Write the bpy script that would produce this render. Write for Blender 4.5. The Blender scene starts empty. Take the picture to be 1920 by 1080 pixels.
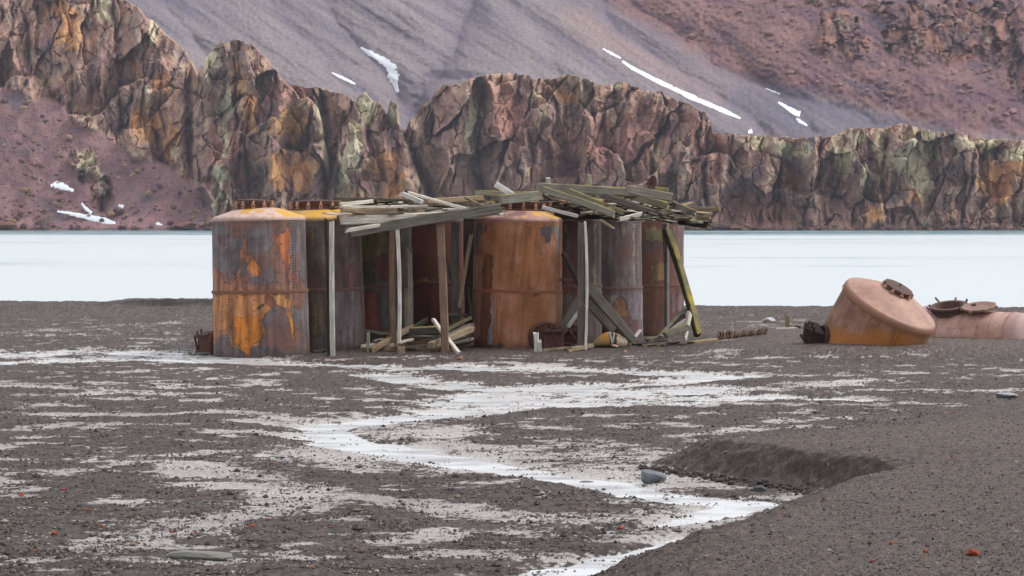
import bpy, bmesh, math, random
import numpy as np
from mathutils import Vector, Matrix
random.seed(7); RNG = np.random.default_rng(11)
S = bpy.context.scene; C = S.collection
R = math.radians
# ------------------------------------------------------------------ camera
F = 5333.333; HC = 4.04; HY = 415.0          # focal length in photo pixels, eye height, horizon row
PITCH = math.atan((540 - HY) / F)
cam = bpy.data.objects.new('camera', bpy.data.cameras.new('camera')); C.objects.link(cam)
cam.data.lens = 100; cam.data.sensor_width = 36; cam.data.clip_end = 6000; cam.data.clip_start = 0.5
cam.location = (0, 0, HC); cam.rotation_euler = (R(90) - PITCH, 0, 0); S.camera = cam
# ------------------------------------------------------------------ sky and sun (bright overcast)
SUN_EL, SUN_AZ = R(48), R(78)                # azimuth clockwise from +Y: light from the right
W = bpy.data.worlds.new('World'); S.world = W; W.use_nodes = True
wn, wl = W.node_tree.nodes, W.node_tree.links
sky = wn.new('ShaderNodeTexSky'); sky.sky_type = 'NISHITA'; sky.sun_disc = False
sky.sun_elevation = SUN_EL; sky.sun_rotation = SUN_AZ
sky.air_density = 1.0; sky.dust_density = 4.0; sky.ozone_density = 1.0
hsv = wn.new('ShaderNodeHueSaturation'); hsv.inputs['Saturation'].default_value = 0.12
mixs = wn.new('ShaderNodeMix'); mixs.data_type = 'RGBA'; mixs.inputs[0].default_value = 0.6
mixs.inputs[7].default_value = (6.1, 6.4, 6.9, 1)      # even cloud layer
wl.new(sky.outputs[0], hsv.inputs['Color']); wl.new(hsv.outputs[0], mixs.inputs[6])
bg = wn['Background']; wl.new(mixs.outputs[2], bg.inputs['Color']); bg.inputs['Strength'].default_value = 0.12
sun = bpy.data.objects.new('sun', bpy.data.lights.new('sun', 'SUN')); C.objects.link(sun)
sun.data.energy = 1.45; sun.data.angle = R(14); sun.data.color = (1, 0.96, 0.9)
sd = Vector((math.sin(SUN_AZ) * math.cos(SUN_EL), math.cos(SUN_AZ) * math.cos(SUN_EL), math.sin(SUN_EL)))
sun.rotation_euler = sd.to_track_quat('Z', 'Y').to_euler()
S.view_settings.view_transform = 'Standard'; S.view_settings.look = 'None'
S.view_settings.exposure = 0.55; S.view_settings.gamma = 1
S.cycles.max_bounces = 5; S.cycles.diffuse_bounces = 3; S.cycles.glossy_bounces = 2
S.cycles.volume_bounces = 0

# ------------------------------------------------------------------ numeric helpers
def srgb(r, g, b):
    c = np.array([r, g, b], float) / 255
    return np.where(c <= .04045, c / 12.92, ((c + .055) / 1.055) ** 2.4)
def hsh(ix, iy, seed=0):
    h = (ix.astype(np.int64) * 374761393 + iy.astype(np.int64) * 668265263 + seed * 2147483647 + 1013904223) & 0xffffffff
    h = ((h ^ (h >> 13)) * 1274126177) & 0xffffffff
    h = ((h ^ (h >> 16)) * 2246822519) & 0xffffffff
    return ((h ^ (h >> 15)) & 0xffffff) / float(0x1000000)
def perlin(x, y, seed=0):
    x = np.asarray(x, float); y = np.asarray(y, float)
    x0 = np.floor(x); y0 = np.floor(y); fx = x - x0; fy = y - y0
    u = fx * fx * fx * (fx * (fx * 6 - 15) + 10); v = fy * fy * fy * (fy * (fy * 6 - 15) + 10)
    def g(i, j):
        a = hsh(x0 + i, y0 + j, seed) * 2 * math.pi
        return np.cos(a) * (fx - i) + np.sin(a) * (fy - j)
    a = g(0, 0); b = g(1, 0); c = g(0, 1); d = g(1, 1)
    return 1.5 * ((a + (b - a) * u) * (1 - v) + (c + (d - c) * u) * v)
def fbm(x, y, o=4, seed=0, gain=.5):
    s = 0; a = 1; t = 0
    for k in range(o):
        s = s + a * perlin(x * 2.03 ** k + 17.3 * k, y * 2.03 ** k - 9.1 * k, seed + k); t += a; a *= gain
    return s / t
def ridged(x, y, o=4, seed=0):
    s = 0; a = 1; t = 0
    for k in range(o):
        s = s + a * (1 - np.abs(perlin(x * 2.1 ** k + 5.3 * k, y * 2.1 ** k, seed + k)) * 1.6); t += a; a *= .5
    return s / t
def worley(x, y, seed=0, block=0):
    x = np.asarray(x, float); y = np.asarray(y, float)
    x0 = np.floor(x); y0 = np.floor(y)
    f1 = np.full(x.shape, 9.); f2 = f1.copy(); cx = np.zeros(x.shape); cy = cx.copy(); dx = cx.copy(); dy = cx.copy()
    for i in (-1, 0, 1):
        for j in (-1, 0, 1):
            px = x0 + i + hsh(x0 + i, y0 + j, seed); py = y0 + j + hsh(x0 + i, y0 + j, seed + 71)
            d = np.hypot(x - px, y - py) if not block else block * np.maximum(np.abs(x - px), np.abs(y - py)) + (1 - block) * np.hypot(x - px, y - py); n = d < f1
            f2 = np.where(n, f1, np.minimum(f2, d)); f1 = np.where(n, d, f1)
            cx = np.where(n, x0 + i, cx); cy = np.where(n, y0 + j, cy); dx = np.where(n, x - px, dx); dy = np.where(n, y - py, dy)
    return f1, f2, cx, cy, dx, dy
def sst(a, b, x):
    t = np.clip((x - a) / (b - a), 0, 1); return t * t * (3 - 2 * t)
def seg(px, py, pts, ax=1., ay=1.):
    """distance to a polyline (metric scaled), with the interpolated third coordinate of its points"""
    best = np.full(np.shape(px), 1e9); w = np.zeros(np.shape(px))
    for a, b in zip(pts[:-1], pts[1:]):
        x0, y0 = a[0] * ax, a[1] * ay; ex, ey = b[0] * ax - x0, b[1] * ay - y0
        t = np.clip(((px * ax - x0) * ex + (py * ay - y0) * ey) / (ex * ex + ey * ey + 1e-9), 0, 1)
        d = np.hypot(px * ax - x0 - t * ex, py * ay - y0 - t * ey)
        n = d < best; best = np.where(n, d, best)
        if len(a) > 2: w = np.where(n, a[2] + (b[2] - a[2]) * t, w)
    return best, w
def inpoly(x, y, P):
    r = np.zeros(np.shape(x), bool); n = len(P)
    for i in range(n):
        x0, y0 = P[i][:2]; x1, y1 = P[(i + 1) % n][:2]
        if y0 == y1: continue
        c = ((y0 > y) != (y1 > y)) & (x < (x1 - x0) * (y - y0) / (y1 - y0) + x0); r ^= c
    return r
def mixc(a, b, t): return a + (b - a) * np.asarray(t)[..., None]
def W3(px, py, Y): return Vector(((px - 960) / F * Y, Y, HC - (py - HY) / F * Y))      # a photo direction at a chosen distance
# ------------------------------------------------------------------ mesh helpers
def raw_mesh(name, co, quads, col=None, smooth=True):
    me = bpy.data.meshes.new(name); co = np.ascontiguousarray(co, np.float32); quads = np.ascontiguousarray(quads, np.int32)
    k = quads.shape[1]
    me.vertices.add(len(co)); me.vertices.foreach_set('co', co.ravel())
    me.loops.add(quads.size); me.loops.foreach_set('vertex_index', quads.ravel())
    me.polygons.add(len(quads)); me.polygons.foreach_set('loop_start', np.arange(0, quads.size, k, dtype=np.int32))
    me.update(calc_edges=True); me.validate()
    me.polygons.foreach_set('use_smooth', np.full(len(me.polygons), smooth))
    if col is not None:
        a = me.attributes.new('Col', 'FLOAT_COLOR', 'POINT'); c = np.ones((len(co), 4), np.float32)
        c[:, :col.shape[1]] = col; a.data.foreach_set('color', c.ravel())
    return me
def grid_quads(nr, nc, wrap=False):
    i = np.arange(nr - 1)[:, None]; j = np.arange(nc if wrap else nc - 1)[None, :]; j2 = (j + 1) % nc
    return np.stack([i * nc + j, i * nc + j2, (i + 1) * nc + j2, (i + 1) * nc + j], -1).reshape(-1, 4)
def link(name, me, mat, parent=None):
    o = bpy.data.objects.new(name, me); C.objects.link(o)
    if mat: me.materials.append(mat)
    if parent: o.parent = parent
    return o
def tag(o, label=None, cat=None, group=None, kind=None):
    for k, v in (('label', label), ('category', cat), ('group', group), ('kind', kind)):
        if v: o[k] = v
    return o
def empty(name, loc, label, cat, group=None, rot=(0, 0, 0)):
    o = bpy.data.objects.new(name, None); C.objects.link(o); o.location = loc; o.rotation_euler = rot; o.empty_display_size = .3
    return tag(o, label, cat, group)
class MB:
    """collects shapes into one mesh"""
    def __init__(s): s.v = []; s.f = []
    def add(s, v, f):
        n = len(s.v); s.v += [tuple(p) for p in v]; s.f += [tuple(i + n for i in q) for q in f]; return s
    def box(s, c, d, rot=None):
        M = rot or Matrix.Identity(3); c = Vector(c); hx, hy, hz = [k / 2 for k in d]
        v = [c + M @ Vector((x * hx, y * hy, z * hz)) for x in (-1, 1) for y in (-1, 1) for z in (-1, 1)]
        return s.add(v, [(0, 1, 3, 2), (4, 6, 7, 5), (0, 4, 5, 1), (2, 3, 7, 6), (0, 2, 6, 4), (1, 5, 7, 3)])
    def tube(s, pts, r, n=8, cap=True):
        pts = [Vector(p) for p in pts]; rs = r if isinstance(r, (list, tuple)) else [r] * len(pts); v = []; f = []
        for i, p in enumerate(pts):
            d = (pts[min(i + 1, len(pts) - 1)] - pts[max(i - 1, 0)]).normalized()
            a = d.cross(Vector((0, 0, 1))); a = a.normalized() if a.length > 1e-3 else Vector((1, 0, 0)); b = d.cross(a)
            for k in range(n):
                t = 2 * math.pi * k / n; v.append(p + (a * math.cos(t) + b * math.sin(t)) * rs[i])
        for i in range(len(pts) - 1):
            for k in range(n): f.append((i * n + k, i * n + (k + 1) % n, (i + 1) * n + (k + 1) % n, (i + 1) * n + k))
        if cap: f.append(tuple(range(n))[::-1]); f.append(tuple((len(pts) - 1) * n + k for k in range(n)))
        return s.add(v, f)
    def lathe(s, prof, n=48):
        v = []; f = []
        for r, z in prof:
            for k in range(n): t = 2 * math.pi * k / n; v.append((r * math.cos(t), r * math.sin(t), z))
        for i in range(len(prof) - 1):
            for k in range(n): f.append((i * n + k, i * n + (k + 1) % n, (i + 1) * n + (k + 1) % n, (i + 1) * n + k))
        return s.add(v, f)
    def mesh(s, name, smooth=False, col=None):
        me = bpy.data.meshes.new(name); me.from_pydata(s.v, [], s.f); me.update()
        if smooth: me.polygons.foreach_set('use_smooth', np.ones(len(me.polygons), bool))
        if col is not None:
            a = me.attributes.new('Col', 'FLOAT_COLOR', 'POINT')
            a.data.foreach_set('color', np.tile(np.array(list(col) + [1] * (4 - len(col)), np.float32), len(s.v)))
        return me
    def build(s, name, mat, parent=None, smooth=False, col=None): return link(name, s.mesh(name, smooth, col), mat, parent)
def jitter_rock(name, mat, size, seed, col, sub=3, flat=.75, parent=None):
    bm = bmesh.new(); bmesh.ops.create_icosphere(bm, subdivisions=sub, radius=1)
    v = np.array([x.co[:] for x in bm.verts]); r = np.random.default_rng(seed)
    for _ in range(16):                                   # chop with planes so the stone gets faces
        n = r.normal(size=3); n /= np.linalg.norm(n); d = r.uniform(.55, .85); k = v @ n
        v = v - np.maximum(k - d, 0)[:, None] * n
    v *= (1 + .06 * fbm(v[:, 0] * 3 + seed, v[:, 1] * 3 + v[:, 2] * 2, 3, seed))[:, None]
    v *= np.array(size); f = [[w.index for w in q.verts] for q in bm.faces]; bm.free()
    c = np.asarray(col)[None] * (1 + .3 * fbm(v[:, 0] / size[0] * 2, v[:, 2] / size[2] * 2 + v[:, 1], 3, seed))[:, None]
    return link(name, raw_mesh(name, v, np.array(f), c, False), mat, parent)
# ------------------------------------------------------------------ materials
def nodes(name):
    m = bpy.data.materials.new(name); m.use_nodes = True; n, l = m.node_tree.nodes, m.node_tree.links
    return m, n, l, n['Principled BSDF']
def math_(n, l, op, a, b=None, clamp=False):
    k = n.new('ShaderNodeMath'); k.operation = op; k.use_clamp = clamp
    for i, v in enumerate((a, b)):
        if v is None: continue
        if isinstance(v, (int, float)): k.inputs[i].default_value = v
        else: l.new(v, k.inputs[i])
    return k.outputs[0]
def noise_(n, l, vec, scale, detail=4, rough=.6, stretch=None):
    t = n.new('ShaderNodeTexNoise'); t.inputs['Scale'].default_value = scale; t.inputs['Detail'].default_value = detail; t.inputs['Roughness'].default_value = rough
    if stretch:
        mp = n.new('ShaderNodeMapping'); mp.inputs['Scale'].default_value = stretch; l.new(vec, mp.inputs[0]); vec = mp.outputs[0]
    l.new(vec, t.inputs['Vector']); return t.outputs['Fac']
def attr_mat(name, rough, scale, amp, bump, bscale, stretch=None, spec=.4, rvar=0):
    """vertex colour of the real surface, broken up with noise, plus bump"""
    m, n, l, p = nodes(name)
    tc = n.new('ShaderNodeTexCoord').outputs['Object']; a = n.new('ShaderNodeAttribute'); a.attribute_name = 'Col'
    f = noise_(n, l, tc, scale, 5, .65, stretch)
    k = math_(n, l, 'ADD', math_(n, l, 'MULTIPLY', math_(n, l, 'SUBTRACT', f, .5), amp * 2), 1)
    mx = n.new('ShaderNodeVectorMath'); mx.operation = 'SCALE'; l.new(a.outputs['Color'], mx.inputs[0]); l.new(k, mx.inputs['Scale'])
    l.new(mx.outputs[0], p.inputs['Base Color'])
    b = n.new('ShaderNodeBump'); b.inputs['Strength'].default_value = bump; b.inputs['Distance'].default_value = bscale
    f2 = noise_(n, l, tc, scale * 2.1, 6, .7, stretch); l.new(f2, b.inputs['Height']); l.new(b.outputs[0], p.inputs['Normal'])
    p.inputs['Roughness'].default_value = rough; p.inputs['Specular IOR Level'].default_value = spec
    return m
M_ground = attr_mat('dark_volcanic_ground', .72, 22, 1.1, 1., .05, spec=.28)
M_rock = attr_mat('cliff_rock', .92, .9, .65, 1., .9, spec=.15)
M_scree = attr_mat('mountain_scree', .95, .55, .5, .7, .8, spec=.1)
M_tank = attr_mat('corroded_plate', .62, 14, .32, .45, .012, spec=.4)
M_iron = attr_mat('rusty_iron', .75, 30, .6, .8, .015, spec=.35)
M_stone = attr_mat('stone', .8, 9, .4, .5, .02, spec=.3)
M_snow = attr_mat('old_snow', .6, 1, .1, .3, .2)
def wood_mat():
    m, n, l, p = nodes('weathered_wood')
    tc = n.new('ShaderNodeTexCoord').outputs['Object']; a = n.new('ShaderNodeAttribute'); a.attribute_name = 'Col'
    oi = n.new('ShaderNodeObjectInfo').outputs['Random']
    off = n.new('ShaderNodeVectorMath'); off.operation = 'ADD'; l.new(tc, off.inputs[0])
    cb = n.new('ShaderNodeCombineXYZ'); l.new(math_(n, l, 'MULTIPLY', oi, 40), cb.inputs[0]); l.new(cb.outputs[0], off.inputs[1]); v = off.outputs[0]
    g = noise_(n, l, v, 1, 6, .7, (1.2, 26, 26)); h = noise_(n, l, v, 2.2, 4, .6)
    k = math_(n, l, 'ADD', math_(n, l, 'MULTIPLY', g, 2.4), math_(n, l, 'MULTIPLY', h, .9)); k = math_(n, l, 'SUBTRACT', k, .66)
    mx = n.new('ShaderNodeVectorMath'); mx.operation = 'SCALE'; l.new(a.outputs['Color'], mx.inputs[0]); l.new(k, mx.inputs['Scale'])
    # lichen and moss sit on the faces turned up, as much as the alpha says
    ge = n.new('ShaderNodeNewGeometry'); sx = n.new('ShaderNodeSeparateXYZ'); l.new(ge.outputs['Normal'], sx.inputs[0])
    up = math_(n, l, 'MULTIPLY', math_(n, l, 'ADD', sx.outputs[2], .45), .8, True)
    ln = noise_(n, l, v, 3.5, 5, .7)
    lm = math_(n, l, 'MULTIPLY', math_(n, l, 'SUBTRACT', math_(n, l, 'ADD', math_(n, l, 'MULTIPLY', a.outputs['Alpha'], up), ln), .82), 7, True)
    rp = n.new('ShaderNodeValToRGB'); e = rp.color_ramp.elements
    e[0].color = (.17, .16, .10, 1); e[0].position = .38; e[1].color = (.42, .31, .06, 1); e[1].position = .68
    l.new(noise_(n, l, v, 1.3, 3, .5), rp.inputs[0])
    mc = n.new('ShaderNodeMix'); mc.data_type = 'RGBA'; l.new(lm, mc.inputs[0]); l.new(mx.outputs[0], mc.inputs[6]); l.new(rp.outputs[0], mc.inputs[7])
    l.new(mc.outputs[2], p.inputs['Base Color']); p.inputs['Roughness'].default_value = .85; p.inputs['Specular IOR Level'].default_value = .2
    b = n.new('ShaderNodeBump'); b.inputs['Strength'].default_value = .9; b.inputs['Distance'].default_value = .02
    l.new(g, b.inputs['Height']); l.new(b.outputs[0], p.inputs['Normal'])
    return m
M_wood = wood_mat()
def water_mat(name, base, rough, s1, st1, dist, strength, band=False):
    m, n, l, p = nodes(name); tc = n.new('ShaderNodeTexCoord').outputs['Object']
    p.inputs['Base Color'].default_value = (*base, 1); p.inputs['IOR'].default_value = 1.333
    f = noise_(n, l, tc, s1, 4, .6, st1)
    b = n.new('ShaderNodeBump'); b.inputs['Distance'].default_value = dist; b.inputs['Strength'].default_value = strength
    l.new(f, b.inputs['Height']); l.new(b.outputs[0], p.inputs['Normal']); p.inputs['Roughness'].default_value = rough
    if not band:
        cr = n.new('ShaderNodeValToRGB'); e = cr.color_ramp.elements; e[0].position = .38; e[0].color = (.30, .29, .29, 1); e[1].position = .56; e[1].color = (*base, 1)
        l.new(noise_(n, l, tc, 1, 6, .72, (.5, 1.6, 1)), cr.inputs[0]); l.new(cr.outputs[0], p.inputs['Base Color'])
    if band:                                              # wind lanes: smoother water, with dark cliff reflections partly painted into the colour
        sx = n.new('ShaderNodeSeparateXYZ'); l.new(tc, sx.inputs[0]); far = n.new('ShaderNodeMapRange'); far.inputs[1].default_value = 330; far.inputs[2].default_value = 1350; l.new(sx.outputs[1], far.inputs[0])
        q = noise_(n, l, tc, 1, 4, .6, (.006, .022, .03)); q2 = noise_(n, l, tc, 1, 6, .8, (.10, .22, .3))
        t = math_(n, l, 'ADD', math_(n, l, 'MULTIPLY', math_(n, l, 'POWER', far.outputs[0], 1.4), .75), math_(n, l, 'MULTIPLY', math_(n, l, 'SUBTRACT', q, .5), 1.5))
        t = math_(n, l, 'ADD', t, math_(n, l, 'MULTIPLY', math_(n, l, 'SUBTRACT', q2, .5), 1.6)); q3 = noise_(n, l, tc, 1, 3, .5, (.0012, .0065, 1)); t = math_(n, l, 'ADD', t, math_(n, l, 'MULTIPLY', math_(n, l, 'SUBTRACT', q3, .5), 1.3))
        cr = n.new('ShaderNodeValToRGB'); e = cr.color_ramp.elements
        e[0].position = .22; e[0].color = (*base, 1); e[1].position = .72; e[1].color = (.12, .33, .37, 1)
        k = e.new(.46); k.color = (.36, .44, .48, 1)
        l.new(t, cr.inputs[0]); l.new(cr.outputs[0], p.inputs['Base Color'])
        mr = n.new('ShaderNodeMapRange'); mr.inputs[1].default_value = .1; mr.inputs[2].default_value = .8; mr.inputs[3].default_value = rough; mr.inputs[4].default_value = .12; l.new(t, mr.inputs[0]); l.new(mr.outputs[0], p.inputs['Roughness'])
        ms = n.new('ShaderNodeMapRange'); ms.inputs[1].default_value = .3; ms.inputs[2].default_value = .8; ms.inputs[3].default_value = .5; ms.inputs[4].default_value = .08; l.new(t, ms.inputs[0]); l.new(ms.outputs[0], p.inputs['Specular IOR Level'])
    return m
M_sea = water_mat('sea_water', (.54, .58, .60), .42, .8, (.35, 1, 1), .25, .35, True)  # pale base stands in for the bright sky reflected in the bay
M_stream = water_mat('stream_water', (.66, .66, .67), .30, 2.2, (.7, 1, 1), .04, .6)  # whitish base carries the sky glare on the water
# ------------------------------------------------------------------ ground: tidal flat, dunes, beach crest
STREAMS = [
 [(-400, 668, 6), (100, 660, 6), (250, 658, 6), (400, 671, 7), (520, 682, 4), (620, 684, 3.5), (760, 689, 3.5), (900, 692, 4), (1050, 690, 4), (1200, 698, 4), (1370, 704, 4), (1260, 714, 5), (1100, 722, 6), (960, 738, 8), (840, 772, 7)],
 [(-300, 682, 4), (60, 678, 4), (240, 672, 5), (400, 676, 5)],
 [(1650, 752, 1.5), (1460, 744, 4), (1300, 748, 9), (1100, 752, 12), (950, 762, 9), (840, 774, 8), (740, 785, 8), (650, 795, 9), (600, 803, 8), (620, 815, 9), (700, 838, 11), (800, 855, 12), (900, 873, 11), (1000, 890, 9), (1100, 903, 9), (1200, 920, 11), (1300, 935, 12), (1400, 945, 11), (1490, 950, 7)],
 [(1410, 948, 8), (1330, 966, 8), (1250, 985, 5), (1180, 992, 3)],
 [(1300, 1004, 4), (1230, 1030, 10), (1120, 1060, 14), (980, 1090, 14), (700, 1130, 20)],
 [(700, 703, 3), (740, 700, 4), (760, 712, 4), (900, 728, 5), (1060, 735, 7)],
 [(740, 692, 3), (860, 684, 2), (980, 688, 3)], [(1000, 728, 8), (1200, 735, 9), (1350, 726, 5)],
 [(-100, 632, 1.2), (150, 628, 1.4), (330, 626, 1.2)], [(200, 608, 1), (250, 608, 1.2), (330, 606, 1)],
 [(450, 790, 1.5), (560, 800, 3), (610, 803, 5)]]
SILTS = [
 [(160, 868, 2), (290, 868, 5), (400, 890, 9), (500, 915, 12), (545, 940, 12), (470, 965, 7), (330, 990, 8), (180, 1030, 9)],
 [(700, 838, 16), (800, 850, 30), (950, 862, 26), (1050, 880, 18), (1200, 905, 12)], [(640, 930, 4), (820, 950, 6), (980, 975, 8), (1200, 1010, 14)],
 [(1100, 1000, 16), (1260, 985, 18), (1400, 955, 12)], [(700, 800, 14), (840, 800, 6), (780, 830, 10)],
 [(0, 1050, 7), (400, 1060, 6)], [(1250, 820, 2), (1400, 810, 4), (1500, 803, 2)], [(1350, 735, 4), (1500, 725, 6), (1640, 715, 3)],
 [(400, 770, 3), (560, 790, 5)], [(100, 780, 3), (420, 775, 3)], [(0, 720, 4), (200, 735, 4), (420, 740, 3)]]
DUNE = [(-1.2, 22, 2.4), (.55, 32.3, 1.9), (2.4, 36.6, 1.7), (3.75, 39.9, 1.4), (4.5, 40.8, 1.1), (5.1, 41.3, .8), (4.8, 41.9, .7), (4.2, 42.9, .7), (3.4, 44.4, .75), (2.75, 45.5, .8), (2.2, 46.5, 1.0), (2.3, 49, 3.2), (6, 57, 6), (14, 74, 8), (60, 90, 9)]
DPOLY = DUNE + [(60, 10), (-1.2, 10)]
def streak(v, pts): 
    px, py = v; d, w = seg(px, py, pts, 1 / 14., 1); return d, w
def ground_fields(x, y):
    """height, and how far each point is silt, water bed, dune"""
    px = 960 + F * x / y; py = HY + F * HC / y
    wx = fbm(x * .35, y * .35, 3, 5) * 26 + fbm(x * 1.6, y * 1.6, 2, 6) * 9; wy = fbm(x * .5 + 40, y * .5, 3, 8) * 5.5 + fbm(x * 2.2, y * 1.4, 2, 9) * 2.5
    sc = np.clip((py - 560) / 250, .35, 1.3); qx_ = np.ones(x.shape); WK = (.95 + .6 * fbm(x * .6, y * .5, 4, 15)) * (1 - .28 * sst(775, 800, py))
    wet = np.zeros(x.shape); sil = np.zeros(x.shape)
    for pts in STREAMS:
        d, w = seg(px + wx * sc, py + wy * sc * .6, pts, 1 / 14., 1); wet = np.maximum(wet, 1 - sst(.25, 1.35, d / np.maximum(w * WK * (1 + .5 * sst(60, 66, y) * (1 - sst(84, 90, y))), .5)))
    for pts in SILTS:
        d, w = seg(px + wx * 2 * sc, py + wy * 1.2 * sc, pts, 1 / 14., 1); sil = np.maximum(sil, 1 - sst(.2, 1.5, d / np.maximum(w, .5)))
    # dunes on the right
    q = np.full(x.shape, 1e9)
    for a, b in zip(DUNE[:-1], DUNE[1:]):
        d, w = seg(x, y, [a, b]); q = np.minimum(q, d / w)
    ins = inpoly(x, y, DPOLY); q = np.where(ins, q, -q) + .24 * fbm(x * 1.5, y * 1.5, 5, 21, .62)
    far = sst(45, 62, y)
    dune = sst(0, 1, q); H = .62 * (1 - far) + .22 * far
    h = H * (dune * .8 + .35 * sst(.3, 3.5, q)) + dune * (.03 * fbm(x * .7, y * .7, 3, 3) + .05 * (1 - sst(.8, 1.6, q)) * (1 - far) * fbm(x * 4.5, y * 4.5, 4, 7, .6))
    # mound that buries the fallen tanks
    md = sst(80.5, 86, y + 1.2 * fbm(x * .25, 3 + 0 * x, 2, 4)) * (1 - sst(97, 108, y)) * sst(4.6, 9.5, x)
    h = h + .36 * md
    apron = sst(83.5, 86, y) * (1 - sst(3, 7, x)) * sst(-9, -6, x) * (1 - sst(104, 112, y)); h = h + .03 * apron
    # beach crest and the drop to the sea
    cr = 129 - x * .22 + 1.5 * fbm(x * .08, 0 * x, 2, 12); t = y - cr
    h = h + .13 * np.exp(-(t / 5.) ** 2) * np.where(t < 0, 1, 1) + .10 * sst(-14, -2, t) - 1.9 * sst(.5, 16, t) - 3 * sst(14, 60, t)
    lb = ((x > -20) & (x < -12.6)) * sst(-20, -17, x) * (1 - sst(-13.6, -12.6, x)); h = h + .24 * lb * sst(-3.3, -2.8, t + .4 * fbm(x, 0 * x, 2, 33)) * (1 - sst(-1, 2, t))
    flat = (1 - dune) * (1 - md) * (1 - .8 * apron)
    n = fbm(x * .45, y * .3, 4, 1) * .026 + fbm(x * 1.6, y * 1.3, 5, 2, .62) * .046
    shore = 1 - sst(112, 124, y)
    amp = np.clip(y / 52, .8, 1.9)
    h = h + flat * (n * amp + .022 + .012 * sst(98, 110, y) - (.074 + .034 * sst(775, 830, py)) * wet * shore) + (1 - flat) * .010 * fbm(x * 3, y * 3, 3, 2)
    st = fbm(x * .55 + 9, y * .6, 7, 44, .68) * 1.45 + .35 * fbm(x * .5, y * 2.6, 5, 47, .65) + .25 * fbm(x * .12, y * .12, 2, 46) - n * 7
    near = sst(640, 720, py) * .06
    silt = np.maximum(sil * .70 + .80 * st, sst(-.02, .50, st + near - .10)) * flat * shore
    silt = np.maximum(silt, wet * .62 + .5 * st * (wet > .02))
    return h, np.clip(silt, 0, 1), wet, dune, md, px, py
def build_ground():
    px = np.concatenate([np.arange(-1500, -60, 14), np.arange(-60, 1981, 2.0), np.arange(1994, 3400, 14)])
    py = np.concatenate([np.arange(1420, 1112, -2.2), np.arange(1112, 900, -1.3), np.arange(900, 566, -.85), np.arange(955, 866, -.7)])
    py = np.unique(py)[::-1]; py = py[np.concatenate([[True], np.diff(py) < -.12])]
    D = np.concatenate([np.arange(6, F * HC / (1420 - HY) - .3, 1.), F * HC / (py - HY), np.arange(143, 200, 2.)])
    X = (px[None] - 960) / F * D[:, None]; Y = np.repeat(D[:, None], len(px), 1); x, y = X.ravel(), Y.ravel()
    h, silt, wet, dune, md, qx, qy = ground_fields(x, y)
    g = .5 + .5 * fbm(x * 5, y * 5, 3, 60); g2 = .5 + .5 * fbm(x * .3, y * .3, 3, 61)
    pep = hsh(np.floor(x * 16 + 3 * g), np.floor(y * 6), 91) * .6 + .4 * hsh(np.floor(x * 30), np.floor(y * 14), 92); pep = (pep - .5) * np.clip(1.7 - dune * .6, .5, 2)
    grav = mixc(srgb(54, 48, 46), srgb(102, 92, 88), np.clip(.25 + g * .6 + (g2 - .5) * .6, 0, 1))
    grav = mixc(grav, srgb(106, 95, 90), np.maximum(dune, md) * .7) * (1 + .85 * pep)[:, None]
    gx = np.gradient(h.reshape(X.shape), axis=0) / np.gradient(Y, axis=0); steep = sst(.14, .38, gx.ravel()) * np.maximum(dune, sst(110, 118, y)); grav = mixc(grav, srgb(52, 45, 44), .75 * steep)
    sl = mixc(srgb(150, 141, 137), srgb(212, 206, 203), np.clip(g2 + .5 * (g - .5), 0, 1)) * (1 + .18 * pep)[:, None]
    brk = fbm(x * 5, y * 8, 5, 66, .72)
    silt = silt * (1 - sst(.03, .14, dune)) * (1 - sst(4.5, 4.9, x) * sst(38, 40, y) * (1 - sst(43.5, 45, y)))
    sl = mixc(sl, srgb(222, 217, 213), .8 * sst(.05, .9, wet))  # wet shine along the streams painted into the silt colour
    s = sst(.36, .54, silt + .75 * brk + .22 * pep); s = s * (.35 + .65 * sst(560, 700, qy))
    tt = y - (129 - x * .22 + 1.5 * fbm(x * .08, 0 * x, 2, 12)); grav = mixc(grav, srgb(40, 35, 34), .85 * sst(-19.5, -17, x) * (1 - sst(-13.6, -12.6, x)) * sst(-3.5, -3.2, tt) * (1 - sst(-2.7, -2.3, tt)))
    grav = grav * np.array([1.03, .965, .92])
    rs = hsh(np.floor(x * 12), np.floor(y * 9), 5) > .9990
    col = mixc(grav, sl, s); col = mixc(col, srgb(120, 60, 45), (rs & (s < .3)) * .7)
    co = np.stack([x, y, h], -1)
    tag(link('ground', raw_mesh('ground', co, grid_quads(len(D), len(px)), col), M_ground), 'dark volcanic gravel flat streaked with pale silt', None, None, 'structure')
build_ground()
def GH(x, y):
    a = ground_fields(np.array([float(x)]), np.array([float(y)])); return float(a[0][0])
def sheet(name, x0, x1, y0, y1, z, mat, label):
    me = raw_mesh(name, np.array([(x0, y0, z), (x1, y0, z), (x1, y1, z), (x0, y1, z)]), np.array([[0, 1, 2, 3]]))
    return tag(link(name, me, mat), label, None, None, 'structure')
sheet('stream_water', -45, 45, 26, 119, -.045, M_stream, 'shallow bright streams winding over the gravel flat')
sheet('sea_water', -1400, 1400, 124, 1500, -.5, M_sea, 'pale calm bay behind the tanks')
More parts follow.
